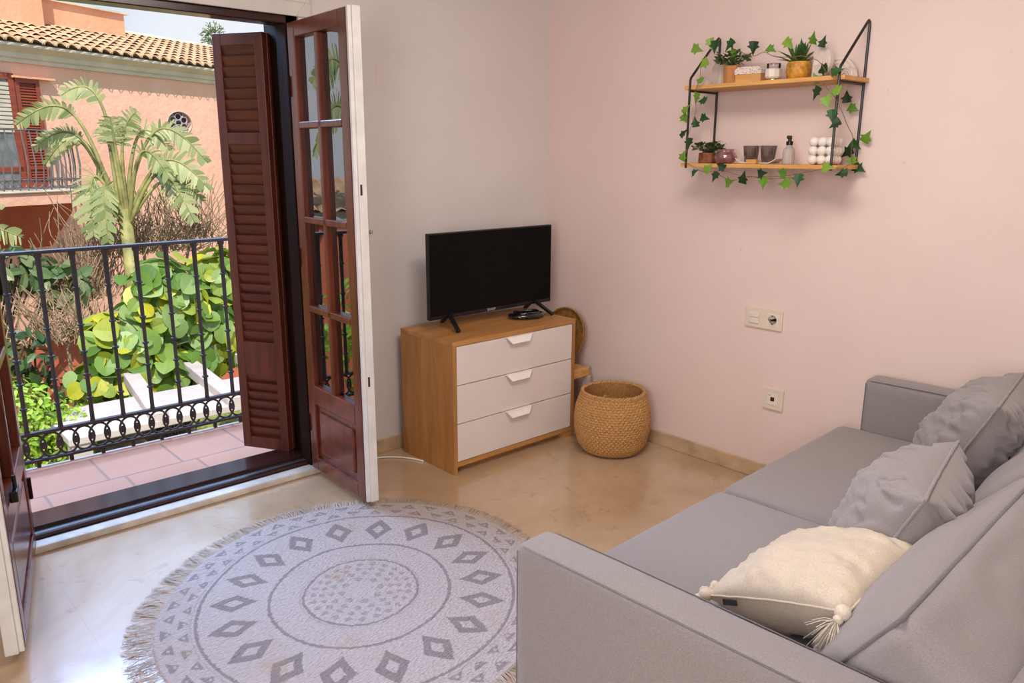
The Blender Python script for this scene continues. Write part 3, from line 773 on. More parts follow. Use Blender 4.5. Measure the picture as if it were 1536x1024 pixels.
# back cushions
lab = ['large grey box cushion leaning on the sofa back beside the near armrest', 'large grey box cushion leaning on the sofa back next to the wall']
for i, (a, b) in enumerate(((-1.905, -1.02), (-1.01, -.16))):
    root = empty('back_cushion', (.006, -1.80, 0), SR); tag(root, lab[i], 'cushion', 'sofa back cushions')
    T = Matrix.Translation(((a+b)/2-.0, -.825, .515)) @ Matrix.Rotation(math.radians(35), 4, 'X')
    m = rcushion(((b-a)/2, .105, .172), .045, 44, (.012, .045, .012), .016, 11+i*7, T, 4)
    bo = m.build('cover', M['greyc'], root, 'all')
    s1 = MB(); hx, hy, hz = (b-a)/2-.0125, .105-.0125, .172-.0125
    for y in (hy, -hy):
        loop = []
        for (sx, sz, tx, tz) in ((-1, -1, 1, -1), (1, -1, 1, 1), (1, 1, -1, 1), (-1, 1, -1, -1)):
            for k in range(10):
                f = k/10; x = sx+(tx-sx)*f; z = sz+(tz-sz)*f
                k2 = 1-.0*abs(x*z); loop.append(T @ Vector((x*hx, y, z*hz)))
        s1.tube(loop, .0042, 6, closed=True)
    s1.build('piping', M['seam'], bo, 'all')

# scatter cushions
def frame(o, x, y, z): # columns
    return Matrix.Translation(Vector(o)) @ Matrix((Vector(x).normalized(), Vector(y).normalized(), Vector(z).normalized())).transposed().to_4x4()
def lean_pillow(c, w, h, t, lean, yaw, label, seed, roll=0):
    root = empty('scatter_cushion', (c[0], c[1], c[2])); tag(root, label, 'cushion', 'grey scatter cushions')
    R = Matrix.Rotation(yaw, 4, 'Z') @ Matrix.Rotation(lean, 4, 'X') @ Matrix.Rotation(roll, 4, 'Y')
    b, s, p = pillow(w, h, t, 60, seed, .022, R, .10, .0045)
    bo = b.build('cover', M['greyc'], root, 'all'); s.build('piping', M['greyc'], bo, 'all')
    return root
lean_pillow((-1.20, -2.46, .562), .44, .355, .27, math.radians(25), math.radians(11), 'grey scatter cushion standing on the sofa seat behind the cream cushion', 3)
lean_pillow((-.46, -2.38, .578), .46, .385, .26, math.radians(25), math.radians(8), 'grey scatter cushion standing on the sofa seat by the far armrest', 21)
# cream cushion
A = Vector((-1.69, -2.25, .465)); B = Vector((-1.655, -2.555, .575)); C = Vector((-1.34, -2.57, .59)); Dp = Vector((-1.375, -2.265, .475))
cen = (A+B+C+Dp)/4; ex = ((C-B)+(Dp-A)).normalized(); ez = ((B-A)+(C-Dp)); ez = (ez-ex*ez.dot(ex)).normalized(); ey = ez.cross(ex)
cc = empty('fringed_cushion', tuple(cen)); tag(cc, 'cream cotton cushion with fluffy trim and a corner tassel lying on the sofa', 'cushion')
R = Matrix((ex, ey, ez)).transposed().to_4x4()
b, s, pts = pillow(.36, .35, .21, 44, 8, .010, R, .08, .003, (.72, 1.12))
cbo = b.build('cover', M['cream'], cc, 'all'); s.build('seam', M['cream'], cbo, 'all')
rnd = random.Random(5); fl = MB(); n = len(pts)
def side(k):   # loop order: bottom(-z) , right(+x), top(+z), left(-x)
    return k*4//n
edge_pts = [p for k, p in enumerate(pts) if side(k) in (0, 1)]
for i in range(len(edge_pts)-1):
    a_, b_ = edge_pts[i], edge_pts[i+1]; m_ = max(1, int((b_-a_).length/.0035))
    for k in range(m_):
        p = a_.lerp(b_, k/m_)
        fl.sphere(p+R.to_3x3() @ Vector((.004, .004, -.004))+Vector((rnd.uniform(-.004, .004), rnd.uniform(-.004, .004), rnd.uniform(-.002, .007))), rnd.uniform(.006, .010), 6, 5)
fl.build('fluffy_trim', M['creamfl'], cc, 'all')
def tassel(name, base, dirv, L, N, spread, seed):
    tm = MB(); rn = random.Random(seed); dirv = Vector(dirv).normalized(); base = Vector(base)
    tm.sphere(base, .016, 12, 8); tm.sphere(base+dirv*.017, .010, 10, 7)
    for _ in range(N):
        d = (dirv+Vector([rn.gauss(0, spread) for _ in range(3)])).normalized()
        p0 = base+dirv*.02; l = L*rn.uniform(.75, 1.1)
        tm.tube([p0, p0+d*l*.5, p0+d*l+Vector((0, 0, -.012))], .0011, 4)
    return tm.build(name, M['creamfl'], cc, 'all')
wB = R @ Vector((-.180, 0, .175)); wC = R @ Vector((.180, 0, .175)); wA = R @ Vector((-.180, 0, -.175))
toc = (CP-cen).normalized()
tassel('tassel', wB+Vector((-.012, .004, .004)), (-.75, .1, -.55), .062, 70, .33, 2)
tassel('tassel', wC+Vector((0, .0, .006)), (.3, .75, .5), .05, 60, .4, 3)
tassel('tassel', wA+Vector((0, 0, 0)), (-.6, .5, -.3), .02, 20, .4, 4)
lb = MB(); e = R @ Vector((-.176, -.012, -.13)); e2 = R @ Vector((-.174, -.012, -.095))
lb.bar(e, e2, .012, .004, up=(-.9, -.4, .2)); lb.build('fabric_label', M['label'], cc)

# ---------------------------------------------------------------- wall shelf
SY0, SY1 = -1.058, -1.722
shf = empty('wall_shelf', (0, (SY0+SY1)/2, 1.40)); tag(shf, 'two tier pine wall shelf hung in black metal rod brackets', 'shelf')
so_y = (SY0+SY1)/2
ZL, ZU = 1.398, 1.717        # board tops
for z in (ZL, ZU):
    MB().box((-.205, -1.727-so_y, z-.016-1.40), (-.004, -1.030-so_y, z-1.40), bev=.002).build('board', M['pine'], shf)
for y in (-1.060, -1.708):
    q = y-so_y; R_ = .0052
    fr = MB()
    pts = [(-.207, q, 1.378-1.4), (-.207, q, 1.5-1.4), (-.207, q, 1.737-1.4), (-.203, q, 1.748-1.4), (-.03, q, 1.912-1.4), (-.018, q, 1.922-1.4), (-.009, q, 1.916-1.4), (-.007, q, 1.90-1.4), (-.007, q, 1.6-1.4), (-.007, q, 1.385-1.4)]
    fr.tube(pts, R_, 8)
    for z in (ZU,): fr.tube([(-.207, q, z-.022-1.40), (-.007, q, z-.022-1.40)], .0045, 8)
    fr.build('rod_bracket', M['blackmetal'], shf, True)
XS = -.11
def sy(px, py, x=-.13): return on(px, py, 'x', x)

def pot_plant(name, y, x, z, prof, mat, leafmat, n, size, spread, hgt, label, seed, leaf='oval', up=.3):
    root = empty(name, (x, y, z)); tag(root, label, 'potted plant')
    pm = MB(); pm.lathe(prof, 28); pm.build('pot', mat, root, True)
    top = prof[-1][1]; rr = max(p[0] for p in prof[-2:])*.8
    MB().lathe([(rr, top-.002), (rr*.6, top+.004), (.001, top+.005)], 20, cap1=False).build('soil', M['soil'], root, True)
    rn = random.Random(seed); fm = MB()
    for _ in range(n):
        a = rn.uniform(0, 2*PI); rad = spread*math.sqrt(rn.random()); hz = top+hgt*(.25+.75*rn.random())*(1-.35*(rad/spread)**2)
        base = Vector((rad*math.cos(a), rad*math.sin(a), hz))
        d = Vector((math.cos(a)*.8, math.sin(a)*.8, rn.uniform(-.3, 1))).normalized()
        add_leaf(fm, base, d, Vector((rn.gauss(0, .5), rn.gauss(0, .5), 1)), size*rn.uniform(.6, 1.2), leaf)
        if rn.random() < .35: fm.tube([(0, 0, top), base*.5+Vector((0, 0, top*.5)), base], .0009, 4)
    fm.build('foliage', leafmat, root)
    return root
IVY = [(0, 0), (.16, -.06), (.40, -.16), (.55, -.42), (.62, -.20), (.78, -.12), (1.0, 0)]
def leafpoly(kind):
    if kind == 'ivy':
        h = [(0, 0), (-.12, .18), (-.08, .46), (.22, .36), (.34, .58), (.52, .26), (.70, .17), (1.12, 0)]
    elif kind == 'round':
        h = [(0, .04), (-.08, .25), (.05, .45), (.3, .56), (.6, .54), (.85, .38), (1.0, .15), (1.04, 0)]
    elif kind == 'spike':
        h = [(0, .05), (.4, .06), (1, 0)]
    elif kind == 'lance':
        h = [(0, .02), (.3, .14), (.65, .11), (1, 0)]
    else:
        h = [(0, .03), (.25, .22), (.6, .26), (.85, .15), (1, 0)]
    return h
def add_leaf(mb, base, d, nrm, size, kind='oval', fold=.18, bend=.25):
    d = Vector(d).normalized(); nrm = Vector(nrm); nrm = nrm-d*nrm.dot(d)
    if nrm.length < 1e-4: nrm = d.orthogonal()
    nrm.normalize(); s = d.cross(nrm); h = leafpoly(kind); base = Vector(base)
    def P(x, y): return base+d*(x*size)+s*(y*size)+nrm*(abs(y)*fold*size-bend*size*max(0, x)**2*.5)
    mid = [P(x, 0) for x, y in h]; L = [P(x, y) for x, y in h]; Rr = [P(x, -y) for x, y in h]
    n = len(h); vs = mid+L+Rr; fs = []
    for i in range(n-1):
        fs.append((i, i+1, n+i+1, n+i)); fs.append((i+1, i, 2*n+i, 2*n+i+1))
    mb.add(vs, fs)

# --- top board
def arch(name, y, x, z, R_, T, label, nr=8, yaw=0, tall=1.0, lean=0):
    root = empty(name, (x, y, z), rot=(0, lean, yaw)); tag(root, label, 'ornament')
    m = MB()
    for i in range(nr):
        ro = R_*(1-i/(nr+1.5)); ri = R_*(1-(i+.70)/(nr+1.5)); base = (tall-1)*R_
        outer = [(ro*math.cos(a), base+ro*math.sin(a)) for a in [PI*k/20 for k in range(21)]]
        inner = [(ri*math.cos(a), base+ri*math.sin(a)) for a in [PI*(20-k)/20 for k in range(21)]]
        poly = [(ro, 0)]+outer+[(-ro, 0), (-ri, 0)]+inner+[(ri, 0)]
        vs = []; N = len(poly)
        for xx in (-T/2, T/2): vs += [Vector((xx, p[0], p[1])) for p in poly]
        # strip faces: outer arc + inner arc pairs
        fs = []
        O = list(range(0, 23)); I = list(range(N-1, N-1-23, -1))
        for k in range(22):
            fs.append((O[k], O[k+1], I[k+1], I[k])); fs.append((N+O[k], N+I[k], N+I[k+1], N+O[k+1]))
            fs.append((O[k], N+O[k], N+O[k+1], O[k+1])); fs.append((I[k], I[k+1], N+I[k+1], N+I[k]))
        fs.append((O[0], I[0], N+I[0], N+O[0])); fs.append((O[22], N+O[22], N+I[22], I[22]))
        m.add(vs, fs)
    ri = R_*.985; m.prism([(ri*math.cos(a), (tall-1)*R_*.0+ri*math.sin(a)+(tall-1)*R_) for a in [PI*k/12 for k in range(13)]]+[(-ri, 0), (ri, 0)], -T/2+.005, T/2-.005, Matrix(((0,0,1,0),(1,0,0,0),(0,1,0,0),(0,0,0,1))))
    m.build('arch_ridges', M['white_cer'], root)
    return root
e_ = .0005
arch('arch_ornament', -1.108, -.055, ZU+e_, .044, .02, 'white ribbed rainbow arch ornament behind the tan pot', 8, 0, 2.4)
arch('arch_ornament', -1.083, -.135, ZU+e_, .022, .02, 'tiny white ribbed arch ornament at the ivy end of the upper shelf', 4, 0, 1.2)
pot_plant('potted_plant', -1.205, -.125, ZU+e_, [(.029, 0), (.031, .01), (.034, .068), (.035, .072)], M['terra'], M['plant'], 130, .024, .062, .055,
          'bushy small plant in a plain tan pot on the upper shelf', 4)
bxr = empty('lidded_box', (-.115, -1.292, ZU+e_), rot=(0, 0, math.radians(6))); tag(bxr, 'small wooden box with a patterned whitish lid on the upper shelf', 'box')
MB().box((-.035, -.055, 0), (.035, .055, .034), bev=.002).build('body', M['pine'], bxr)
lm = MB(); lm.prism([(-.057, .034), (.057, .034), (.057, .05), (.045, .062), (-.045, .062), (-.057, .05)], -.037, .037, Matrix(((0,0,1,0),(1,0,0,0),(0,1,0,0),(0,0,0,1)))); lm.build('lid', M['printed'], bxr)
cj = empty('candle_jar', (-.12, -1.392, ZU+e_)); tag(cj, 'white candle in a faceted glass jar with gold foot on the upper shelf', 'candle')
MB().lathe([(.022, 0), (.025, .002), (.024, .009), (.02, .010)], 24).build('foot', M['brass'], cj, True)
MB().lathe([(.026, .011), (.032, .018), (.032, .044), (.024, .050)], 10).build('wax', M['wax'], cj, False)
MB().lathe([(.025, .050), (.027, .054), (.027, .068), (.020, .070)], 24).build('glass_lid', M['jarglass'], cj, True)
# gold pot with succulent
gp = empty('potted_succulent', (-.12, -1.498, ZU+e_)); tag(gp, 'spiky succulent in a gold textured pot on the upper shelf', 'potted plant')
MB().lathe([(.034, 0), (.042, .008), (.046, .03), (.044, .055), (.041, .066), (.037, .066), (.036, .05)], 36, disp=lambda a, i, z: .0012*math.sin(a*16+i)).build('pot', M['gold'], gp, True)
MB().lathe([(.036, .056), (.001, .058)], 20, cap0=False, cap1=False).build('soil', M['soil'], gp)
gm = MB(); rn = random.Random(9)
for k in range(34):
    a = 2.4*k; el = .35+1.1*(k/34); d = Vector((math.cos(a)*math.cos(el), math.sin(a)*math.cos(el), math.sin(el)))
    add_leaf(gm, Vector((math.cos(a)*.012, math.sin(a)*.012, .058)), d, Vector((-d.x, -d.y, 1)), rn.uniform(.065, .10), 'lance', .3, -.2 if k > 18 else .35)
gm.build('foliage', M['succ'], gp)
fa = arch('arch_ornament', -1.572, -.14, ZU+.0585, .058, .022, 'white ribbed fan shaped arch standing on its end on the upper shelf', 10, 0, 1.25)
fa.rotation_euler = (PI/2, 0, math.radians(-4))
arch('arch_ornament', -1.632, -.06, ZU+e_, .066, .018, 'big plain white arch standing behind the ribbed fan arch', 3, math.radians(4), 1.2)
arch('arch_ornament', -1.684, -.105, ZU+e_, .036, .03, 'low white half round arch beside the black rod bracket', 3, math.radians(-10), 1.0)

# --- lower board
pot_plant('potted_plant', -1.108, -.12, ZL+e_, [(.036, 0), (.038, .004), (.038, .042), (.036, .044)], M['brownpot'], M['plant'], 150, .022, .06, .045,
          'bushy small plant in a squat brown textured pot on the lower shelf', 12)
bw = empty('round_bowl', (-.13, -1.215, ZL+e_)); bw.location.y = -1.205; tag(bw, 'iridescent pinkish bowl with a scalloped rim on the lower shelf', 'bowl')
MB().lathe([(.024, 0), (.036, .004), (.047, .018), (.048, .028), (.042, .042), (.030, .050), (.033, .058), (.029, .058), (.026, .050), (.030, .02), (.001, .012)], 40, cap1=False,
           disp=lambda a, i, z: .003*math.sin(a*6)*(1 if z > .045 else 0)).build('body', M['irid'], bw, 'all')
ty = empty('curved_tray', (-.125, -1.362, ZL+e_)); tag(ty, 'thin white tray with upturned ends under the smoked glasses', 'tray')
tv_ = MB(); N = 20; vs = []
for i in range(N+1):
    f = -1+2*i/N; y = -f*.092; z = .0025+.017*max(0, (abs(f)-.6)/.4)**1.6
    for x in (-.035, .035): vs += [(x, y, z), (x, y, z+.003)]
fs = []
for i in range(N):
    a = i*4; b = a+4; fs += [(a, a+2, b+2, b), (a+1, b+1, b+3, a+3), (a, b, b+1, a+1), (a+2, a+3, b+3, b+2)]
fs += [(0, 1, 3, 2), (N*4, N*4+2, N*4+3, N*4+1)]
tv_.add(vs, fs); tv_.build('body', M['white_cer'], ty)
for y, lb_ in ((-1.322, 'smoked ribbed glass tumbler next to the pinkish bowl'), (-1.400, 'smoked ribbed glass tumbler next to the pump bottle')):
    g = empty('glass_tumbler', (-.125, y, ZL+.0065)); tag(g, lb_, 'tumbler', 'smoked tumblers on the lower shelf')
    MB().lathe([(.022, 0), (.0245, .003), (.032, .066), (.0295, .066), (.022, .008), (.001, .006)], 40, cap1=False, disp=lambda a, i, z: .0009*math.cos(a*20)).build('body', M['smoke'], g, True)
wbk = MB().box((-.012, -.022, 0), (.012, .022, .018), bev=.002).build('wooden_block', M['pine'], None); wbk.location = (-.178, -1.362, ZL+e_); wbk.rotation_euler = (0, 0, math.radians(3))
tag(wbk, 'little plain wooden block in front of the two smoked tumblers', 'block')
sp = empty('pump_bottle', (-.12, -1.487, ZL+e_)); tag(sp, 'small frosted bottle with a black pump on the lower shelf', 'bottle')
MB().lathe([(.021, 0), (.023, .003), (.023, .045), (.021, .058), (.012, .068), (.010, .074)], 12).build('body', M['clear'], sp)
pm = MB(); pm.lathe([(.012, .074), (.013, .076), (.013, .088), (.007, .090), (.007, .098)], 20); pm.box((-.017, -.005, .098), (.009, .005, .110), bev=.002); pm.build('pump', M['black'], sp)
bc = empty('bubble_candle', (-.135, -1.645, ZL+e_), math.radians(6)); tag(bc, 'white bubble cube candle at the end of the lower shelf', 'candle')
m = MB(); q = .033
for i in range(3):
    for j in range(3):
        for k in range(3): m.sphere(((i-1)*q, (j-1)*q, q*.5+k*q+.002), q*.56, 18, 12)
m.build('wax', M['wax'], bc, 'all')

# --- ivy garland
iv = empty('ivy_garland', (-.2, so_y, ZU)); tag(iv, 'artificial ivy garland wound along the shelf boards and rods', 'garland')
LF = [(1046,74,0),(1066,66,0),(1072,70,1),(1055,96,0),(1094,68,1),(1099,77,0),(1049,120,0),(1045,147,0),(1053,151,1),(1130,72,1),(1157,74,0),(1183,66,0),(1200,75,1),(1220,57,0),(1235,62,1),
 (1233,105,1),(1256,106,1),(1224,117,0),(1224,140,1),(1252,136,0),(1240,153,0),(1270,145,1),(1248,174,1),(1280,163,0),(1300,205,0),(1283,218,1),(1270,229,1),(1277,244,0),(1289,253,1),(1242,251,0),(1262,260,1),
 (1197,270,1),(1176,275,0),(1172,259,0),(1145,274,0),(1143,260,1),(1115,266,1),(1094,273,0),(1072,265,1),(1062,252,0),(1081,249,1),(1042,258,1),(1025,233,0),(1033,215,1),(1026,199,1),(1027,178,0),(1029,163,0),(1043,183,1),(1057,177,1),(1252,186,1)]
iv0 = Vector(iv.location); lm1 = MB(); lm2 = MB(); rn = random.Random(17)
for (px, py, dk) in LF:
    X = -.222 if px < 1262 and not (1075 < px < 1240 and py < 125) else (-.03 if px > 1262 else -.16)
    if 1160 < px < 1245 and 50 < py < 80: X = -.175
    p = on(px, py, 'x', X)-iv0
    a = rn.uniform(0, 2*PI); d = Vector((rn.uniform(-.35, .2), math.cos(a), math.sin(a)*.9-.25))
    nr = Vector((-1, rn.uniform(-.5, .3), rn.uniform(-.1, .6))); sz = rn.uniform(.036, .046)
    d.normalize()
    add_leaf(lm1 if dk else lm2, p-d*sz*.45, d, nr, sz, 'ivy', .15, .25)
lm1.build('dark_leaves', M['ivy'], iv); lm2.build('light_leaves', M['ivyl'], iv)
vn = MB()
for path, X in (([(1081,57),(1064,80),(1052,100),(1050,118),(1042,140),(1044,165),(1038,185),(1032,205),(1030,225),(1026,240),(1040,250),(1058,258),(1085,256),(1110,263),(1140,265),(1175,264),(1210,258),(1240,252),(1262,252),(1276,246)], -.218),
                ([(1098,72),(1128,84),(1146,78),(1160,84),(1185,86),(1205,84),(1228,92),(1240,112),(1238,128),(1252,145),(1262,165),(1272,190),(1279,205),(1277,225),(1277,244)], -.20),
                ([(1060,253),(1078,262),(1098,270),(1125,265),(1150,268),(1190,266)], -.215)):
    pts = [on(px, py, 'x', X if not (X == -.20 and px > 1262) else -.05)-iv0 for px, py in path]
    vn.tube(catmull([tuple(p) for p in pts], 5), .0012, 5)
vn.build('vine', M['vine'], iv, 'all')

# small marks and fittings on the walls
hk = MB(); hk.box((-.004, -.006, 1.074), (.004, 0, 1.092), bev=.001); hk.tube([(0, -.004, 1.08), (0, -.02, 1.078), (0, -.022, 1.09)], .0018, 6)
o = hk.build('wall_hook', M['metalstrip'], None); o.location = (-1.14, 0, 0); tag(o, 'tiny metal hook on the wall beside the open door', 'hook')
o = MB().box((-.004, -.0012, -.05), (.004, -.0002, .05)).build('tape_strip', M['ivory'], None); o.location = (-1.073, 0, 1.773); tag(o, 'thin upright strip of yellowed tape on the wall above the door latch', 'tape')

# ---------------------------------------------------------------- outside: neighbour house
az = math.radians(66); dv = Vector((math.sin(az), math.cos(az), 0)); P0 = Vector((-.728252, 10.671438, 0))
nh = empty('neighbour_house', tuple(P0), math.atan2(dv.y, dv.x)); tag(nh, 'coral stucco house across the garden with clay tile roof and balcony', 'house')
GZ = -2.6
# facade with an oval hole
def facade():
    m = MB(); cxs, czs, rx_, rz_ = 3.44, 1.965, .285, .205; N = 40
    x0, x1, z0, z1 = -4, 10.5, GZ-.3, 2.85
    sq = []
    for k in range(N):
        a = 2*PI*k/N; c, s = math.cos(a), math.sin(a); f = min((.5/abs(c)) if abs(c) > 1e-6 else 9, (.4/abs(s)) if abs(s) > 1e-6 else 9); sq.append((cxs+c*f, 0, czs+s*f))
    el = [(cxs+rx_*math.cos(2*PI*k/N), 0, czs+rz_*math.sin(2*PI*k/N)) for k in range(N)]
    el2 = [(a, .14, c) for a, b, c in el]
    vs = sq+el+el2; fs = []
    for k in range(N):
        k2 = (k+1) % N; fs.append((k, k2, N+k2, N+k)); fs.append((N+k, N+k2, 2*N+k2, 2*N+k))
    m.add(vs, fs)
    xa, xb, za, zb = cxs-.5, cxs+.5, czs-.4, czs+.4
    def quad(a, b, c, d): m.add([(a, 0, c), (b, 0, c), (b, 0, d), (a, 0, d)], [(0, 1, 2, 3)])
    quad(x0, xa, z0, z1); quad(xb, x1, z0, z1); quad(xa, xb, z0, za); quad(xa, xb, zb, z1)
    # fill corners between clipped square samples
    for sx in (-1, 1):
        for sz in (-1, 1):
            m.add([(cxs+sx*.5, .001, czs+sz*.4), (cxs+sx*.30, .001, czs+sz*.4), (cxs+sx*.5, .001, czs+sz*.24)], [(0, 1, 2)])
    m.box((x1-.01, 0, z0), (x1, 3, z1)); m.box((x0, 0, z0), (x0+.01, 3, z1))
    return m
facade().build('facade', M['stucco'], nh)
wr_ = MB(); wr_.tube([(3.44+.285*math.cos(a), -.004, 1.965+.205*math.sin(a)) for a in [2*PI*k/36 for k in range(36)]],   .010, 6, closed=True)
ow = wr_.build('oval_window', M['whitewall'], nh, True)
MB().add([(3.1, .10, 1.7), (3.8, .10, 1.7), (3.8, .10, 2.25), (3.1, .10, 2.25)], [(0, 1, 2, 3)]).build('window_glass', m_plain('dark_red_pane', (120, 66, 62), .3, .3, 0, 3), ow)
gr = MB()
for (dx, dz) in [(0, 0)]+[(math.cos(a)*.15, math.sin(a)*.115) for a in [PI/3*k+PI/6 for k in range(6)]]:
    gr.tube([(3.44+dx+.075*math.cos(a), .03, 1.965+dz+.058*math.sin(a)) for a in [2*PI*k/14 for k in range(14)]], .011, 5, closed=True)
for k in range(6):
    a = PI/3*k; gr.tube([(3.44+.14*math.cos(a), .03, 1.965+.1*math.sin(a)), (3.44+.285*math.cos(a), .03, 1.965+.205*math.sin(a))], .01, 5)
gr.build('grille', m_plain('grille_grey', (170, 172, 182), .5, .05), ow, True)
# cornice
cn = MB(); pr = [(0, 2.72), (-.04, 2.72), (-.05, 2.77), (-.09, 2.79), (-.11, 2.86), (-.17, 2.89), (-.19, 2.955), (0, 2.955)]
cn.add([(x, a, b) for x in (-4, 10.5) for a, b in pr], [(i, (i+1) % 8, 8+(i+1) % 8, 8+i) for i in range(8)]+[tuple(range(8)), tuple(range(15, 7, -1))])
cn.build('cornice', M['cornice'], nh)
# tiled roof
rf = MB(); SL = .27; per = .195; NX = int(14.5/per)*8; y0r, y1r = -.30, 2.9; rowL = .38; NR_ = int((y1r-y0r)/rowL)
vs = []; fs = []; cnt = 0
for rrow in range(NR_+1):
    for e in (0, 1):
        yy = y0r+(rrow+e)*rowL+(.0 if e == 0 else .03)
        lift = .028 if e == 0 else 0
        for i in range(NX+1):
            x = -4+i*per/8; f = (i % 8)/8; hh = .048*abs(math.sin(PI*f))
            hh += .008*mnoise.noise(Vector((x*5, rrow*3, 0)))
            vs.append((x, yy, 2.965+(yy-y0r)*SL+hh+lift))
    a = rrow*2*(NX+1)
    for i in range(NX):
        fs.append((a+i, a+i+1, a+NX+1+i+1, a+NX+1+i))
    if rrow > 0:
        p = a-(NX+1)
rf.add(vs, fs)
# front lips
for i in range(int(14.5/per)):
    xc = -4+(i+.5)*per
    ring = []
    for rad in (.094, .074):
        ring.append([(xc+rad*math.cos(PI*k/8), y0r-.02, 2.985+.075*(rad/.094)*math.sin(PI*k/8)) for k in range(9)])
    rf.add(ring[0]+ring[1], [(k, k+1, 9+k+1, 9+k) for k in range(8)])
rf.build('tiled_roof', M['roof'], nh, False)
MB().prism([(-.26, 2.93), (-.26, 2.968), (2.9, 3.81), (2.9, 2.8), (0, 2.8)], -4, 10.5, Matrix(((0,0,1,0),(1,0,0,0),(0,1,0,0),(0,0,0,1)))).build('roof_deck', M['cornice'], nh)
up = MB(); up.box((-4, y1r+.1, GZ), (10.5, 6, 3.0)); up.build('rear_block', M['stucco'], nh)
rdg = MB(); rdg.tube([(x, y1r+.03, 2.965+(y1r-y0r)*SL+.02) for x in (-4, 3, 10.5)], .09, 8); rdg.build('ridge', M['cornice'], nh, True)
# raised walls above the roof
MB().box((-4, 1.85, 2.6), (2.36, 3.6, 6.0)).build('tower', M['stuccot'], nh)
pa = MB(); pa.box((2.30, 2.35, 2.6), (4.50, 3.6, 4.13)); pa.build('parapet', M['stuccot'], nh)
MB().box((2.36, 2.28, 4.13), (4.57, 3.65, 4.17)).build('parapet_coping', M['cornice'], nh)
# balcony
bo = MB(); bo.box((-4, -.8, .70), (.70, .02, .87)); bo.build('balcony_slab', M['stucco'], nh)
MB().box((-4, -.83, .87), (.73, .02, .90), bev=.01).build('slab_edge', M['cornice'], nh)
MB().prism([(0, .70), (-.72, .70), (0, .0)], -4, .62, Matrix(((0,0,1,0),(1,0,0,0),(0,1,0,0),(0,0,0,1)))).build('slab_bracket', M['stuccor'], nh)
br_ = MB()
for z in (1.74, .93, 1.05): br_.tube([(-4, -.76, z), (.66, -.76, z), (.66, 0, z)], .012, 6)
for k in range(40): x = .66-.118*k; br_.tube([(x, -.76, .90), (x+.012, -.80, 1.25), (x, -.76, 1.74)], .0095, 5)
for k in range(8): y = -.76+.1*k; br_.tube([(.66, y, .90), (.69, y, 1.25), (.66, y, 1.74)], .013, 5)
for k in range(38): x = .6-.118*k; br_.tube([(x+.045*math.cos(a), -.76, .99+.045*math.sin(a)) for a in [2*PI*j/8 for j in range(8)]], .007, 4, closed=True)
br_.build('balcony_railing', M['ironfar'], nh, True)
# window with shutter
wf = MB(); wf.box((-1.0, -.03, .9), (.30, .0, 2.55)); wfo = wf.build('window', M['farglass'], nh)
fm = MB(); fm.box((.24, -.05, .9), (.33, 0, 2.56)); fm.box((-1.05, -.05, 2.47), (.33, 0, 2.56)); fm.box((-1.0, -.05, 1.15), (.3, -.03, 1.22)); fm.build('window_frame', M['farshut'], wfo)
bs_ = MB()
for k in range(12): bs_.box((-1.0, -.045, 1.72+k*.06), (.24, -.032, 1.72+k*.06+.045))
bs_.build('roller_blind', M['cornice'], wfo)
fs_ = MB(); fs_.box((.34, -.06, .92), (.40, -.01, 2.5)); fs_.box((.66, -.06, .92), (.72, -.01, 2.5))
for z in (.92, 1.18, 2.03, 2.44): fs_.box((.4, -.06, z), (.66, -.01, z+.06))
for k in range(36):
    z = .98+k*.041; fs_.box((.4, -.008, -.018), (.66, .004, .018), Matrix.Translation((0, -.035, z)) @ Matrix.Rotation(math.radians(-35), 4, 'X'))
fs_.build('shutter', M['farshut'], nh)
MB().box((.3, -.12, 2.5), (.95, 0, 2.53)).build('shutter_ledge', M['stuccot'], nh)

# ---------------------------------------------------------------- garden
struct('ground', MB().box((-30, 1.2, GZ-.3), (40, 40, GZ)), M['lawn'], 'garden ground between the two houses', cat='ground')
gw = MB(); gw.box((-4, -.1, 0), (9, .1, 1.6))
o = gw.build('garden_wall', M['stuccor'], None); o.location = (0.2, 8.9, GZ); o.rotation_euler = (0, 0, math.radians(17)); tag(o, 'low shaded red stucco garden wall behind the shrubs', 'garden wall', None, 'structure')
# white pergola
pg = empty('white_pergola', (-.9, 3.6, GZ)); tag(pg, 'white pergola with sloping cross beams standing below the balcony', 'pergola')
def pgp(v): return Vector(v)-Vector((-.9, 3.6, GZ))
MB().box((-.80, .25, -.94-GZ), (2.9, 1.15, -.87-GZ), bev=.01).build('slab', M['whitewall'], pg)
for (a_, b_) in (((187, 560), (236, 628)), ((275, 543), (350, 604)), ((352, 530), (440, 584))):
    f_ = on(a_[0]+10, a_[1]+6, 'y', 5.3); n_ = on(b_[0]+4, b_[1], 'y', 3.85)
    MB().bar(pgp(f_), pgp(n_), .15, .12, bev=.01).build('rafter', M['whitewall'], pg)
for x, y in ((-.7, .35), (1.0, .35), (2.7, .35), (-.6, 1.05), (2.7, 1.05)): MB().box((x-.08, y-.08, 0), (x+.08, y+.08, -.93-GZ), bev=.01).build('post', M['whitewall'], pg)

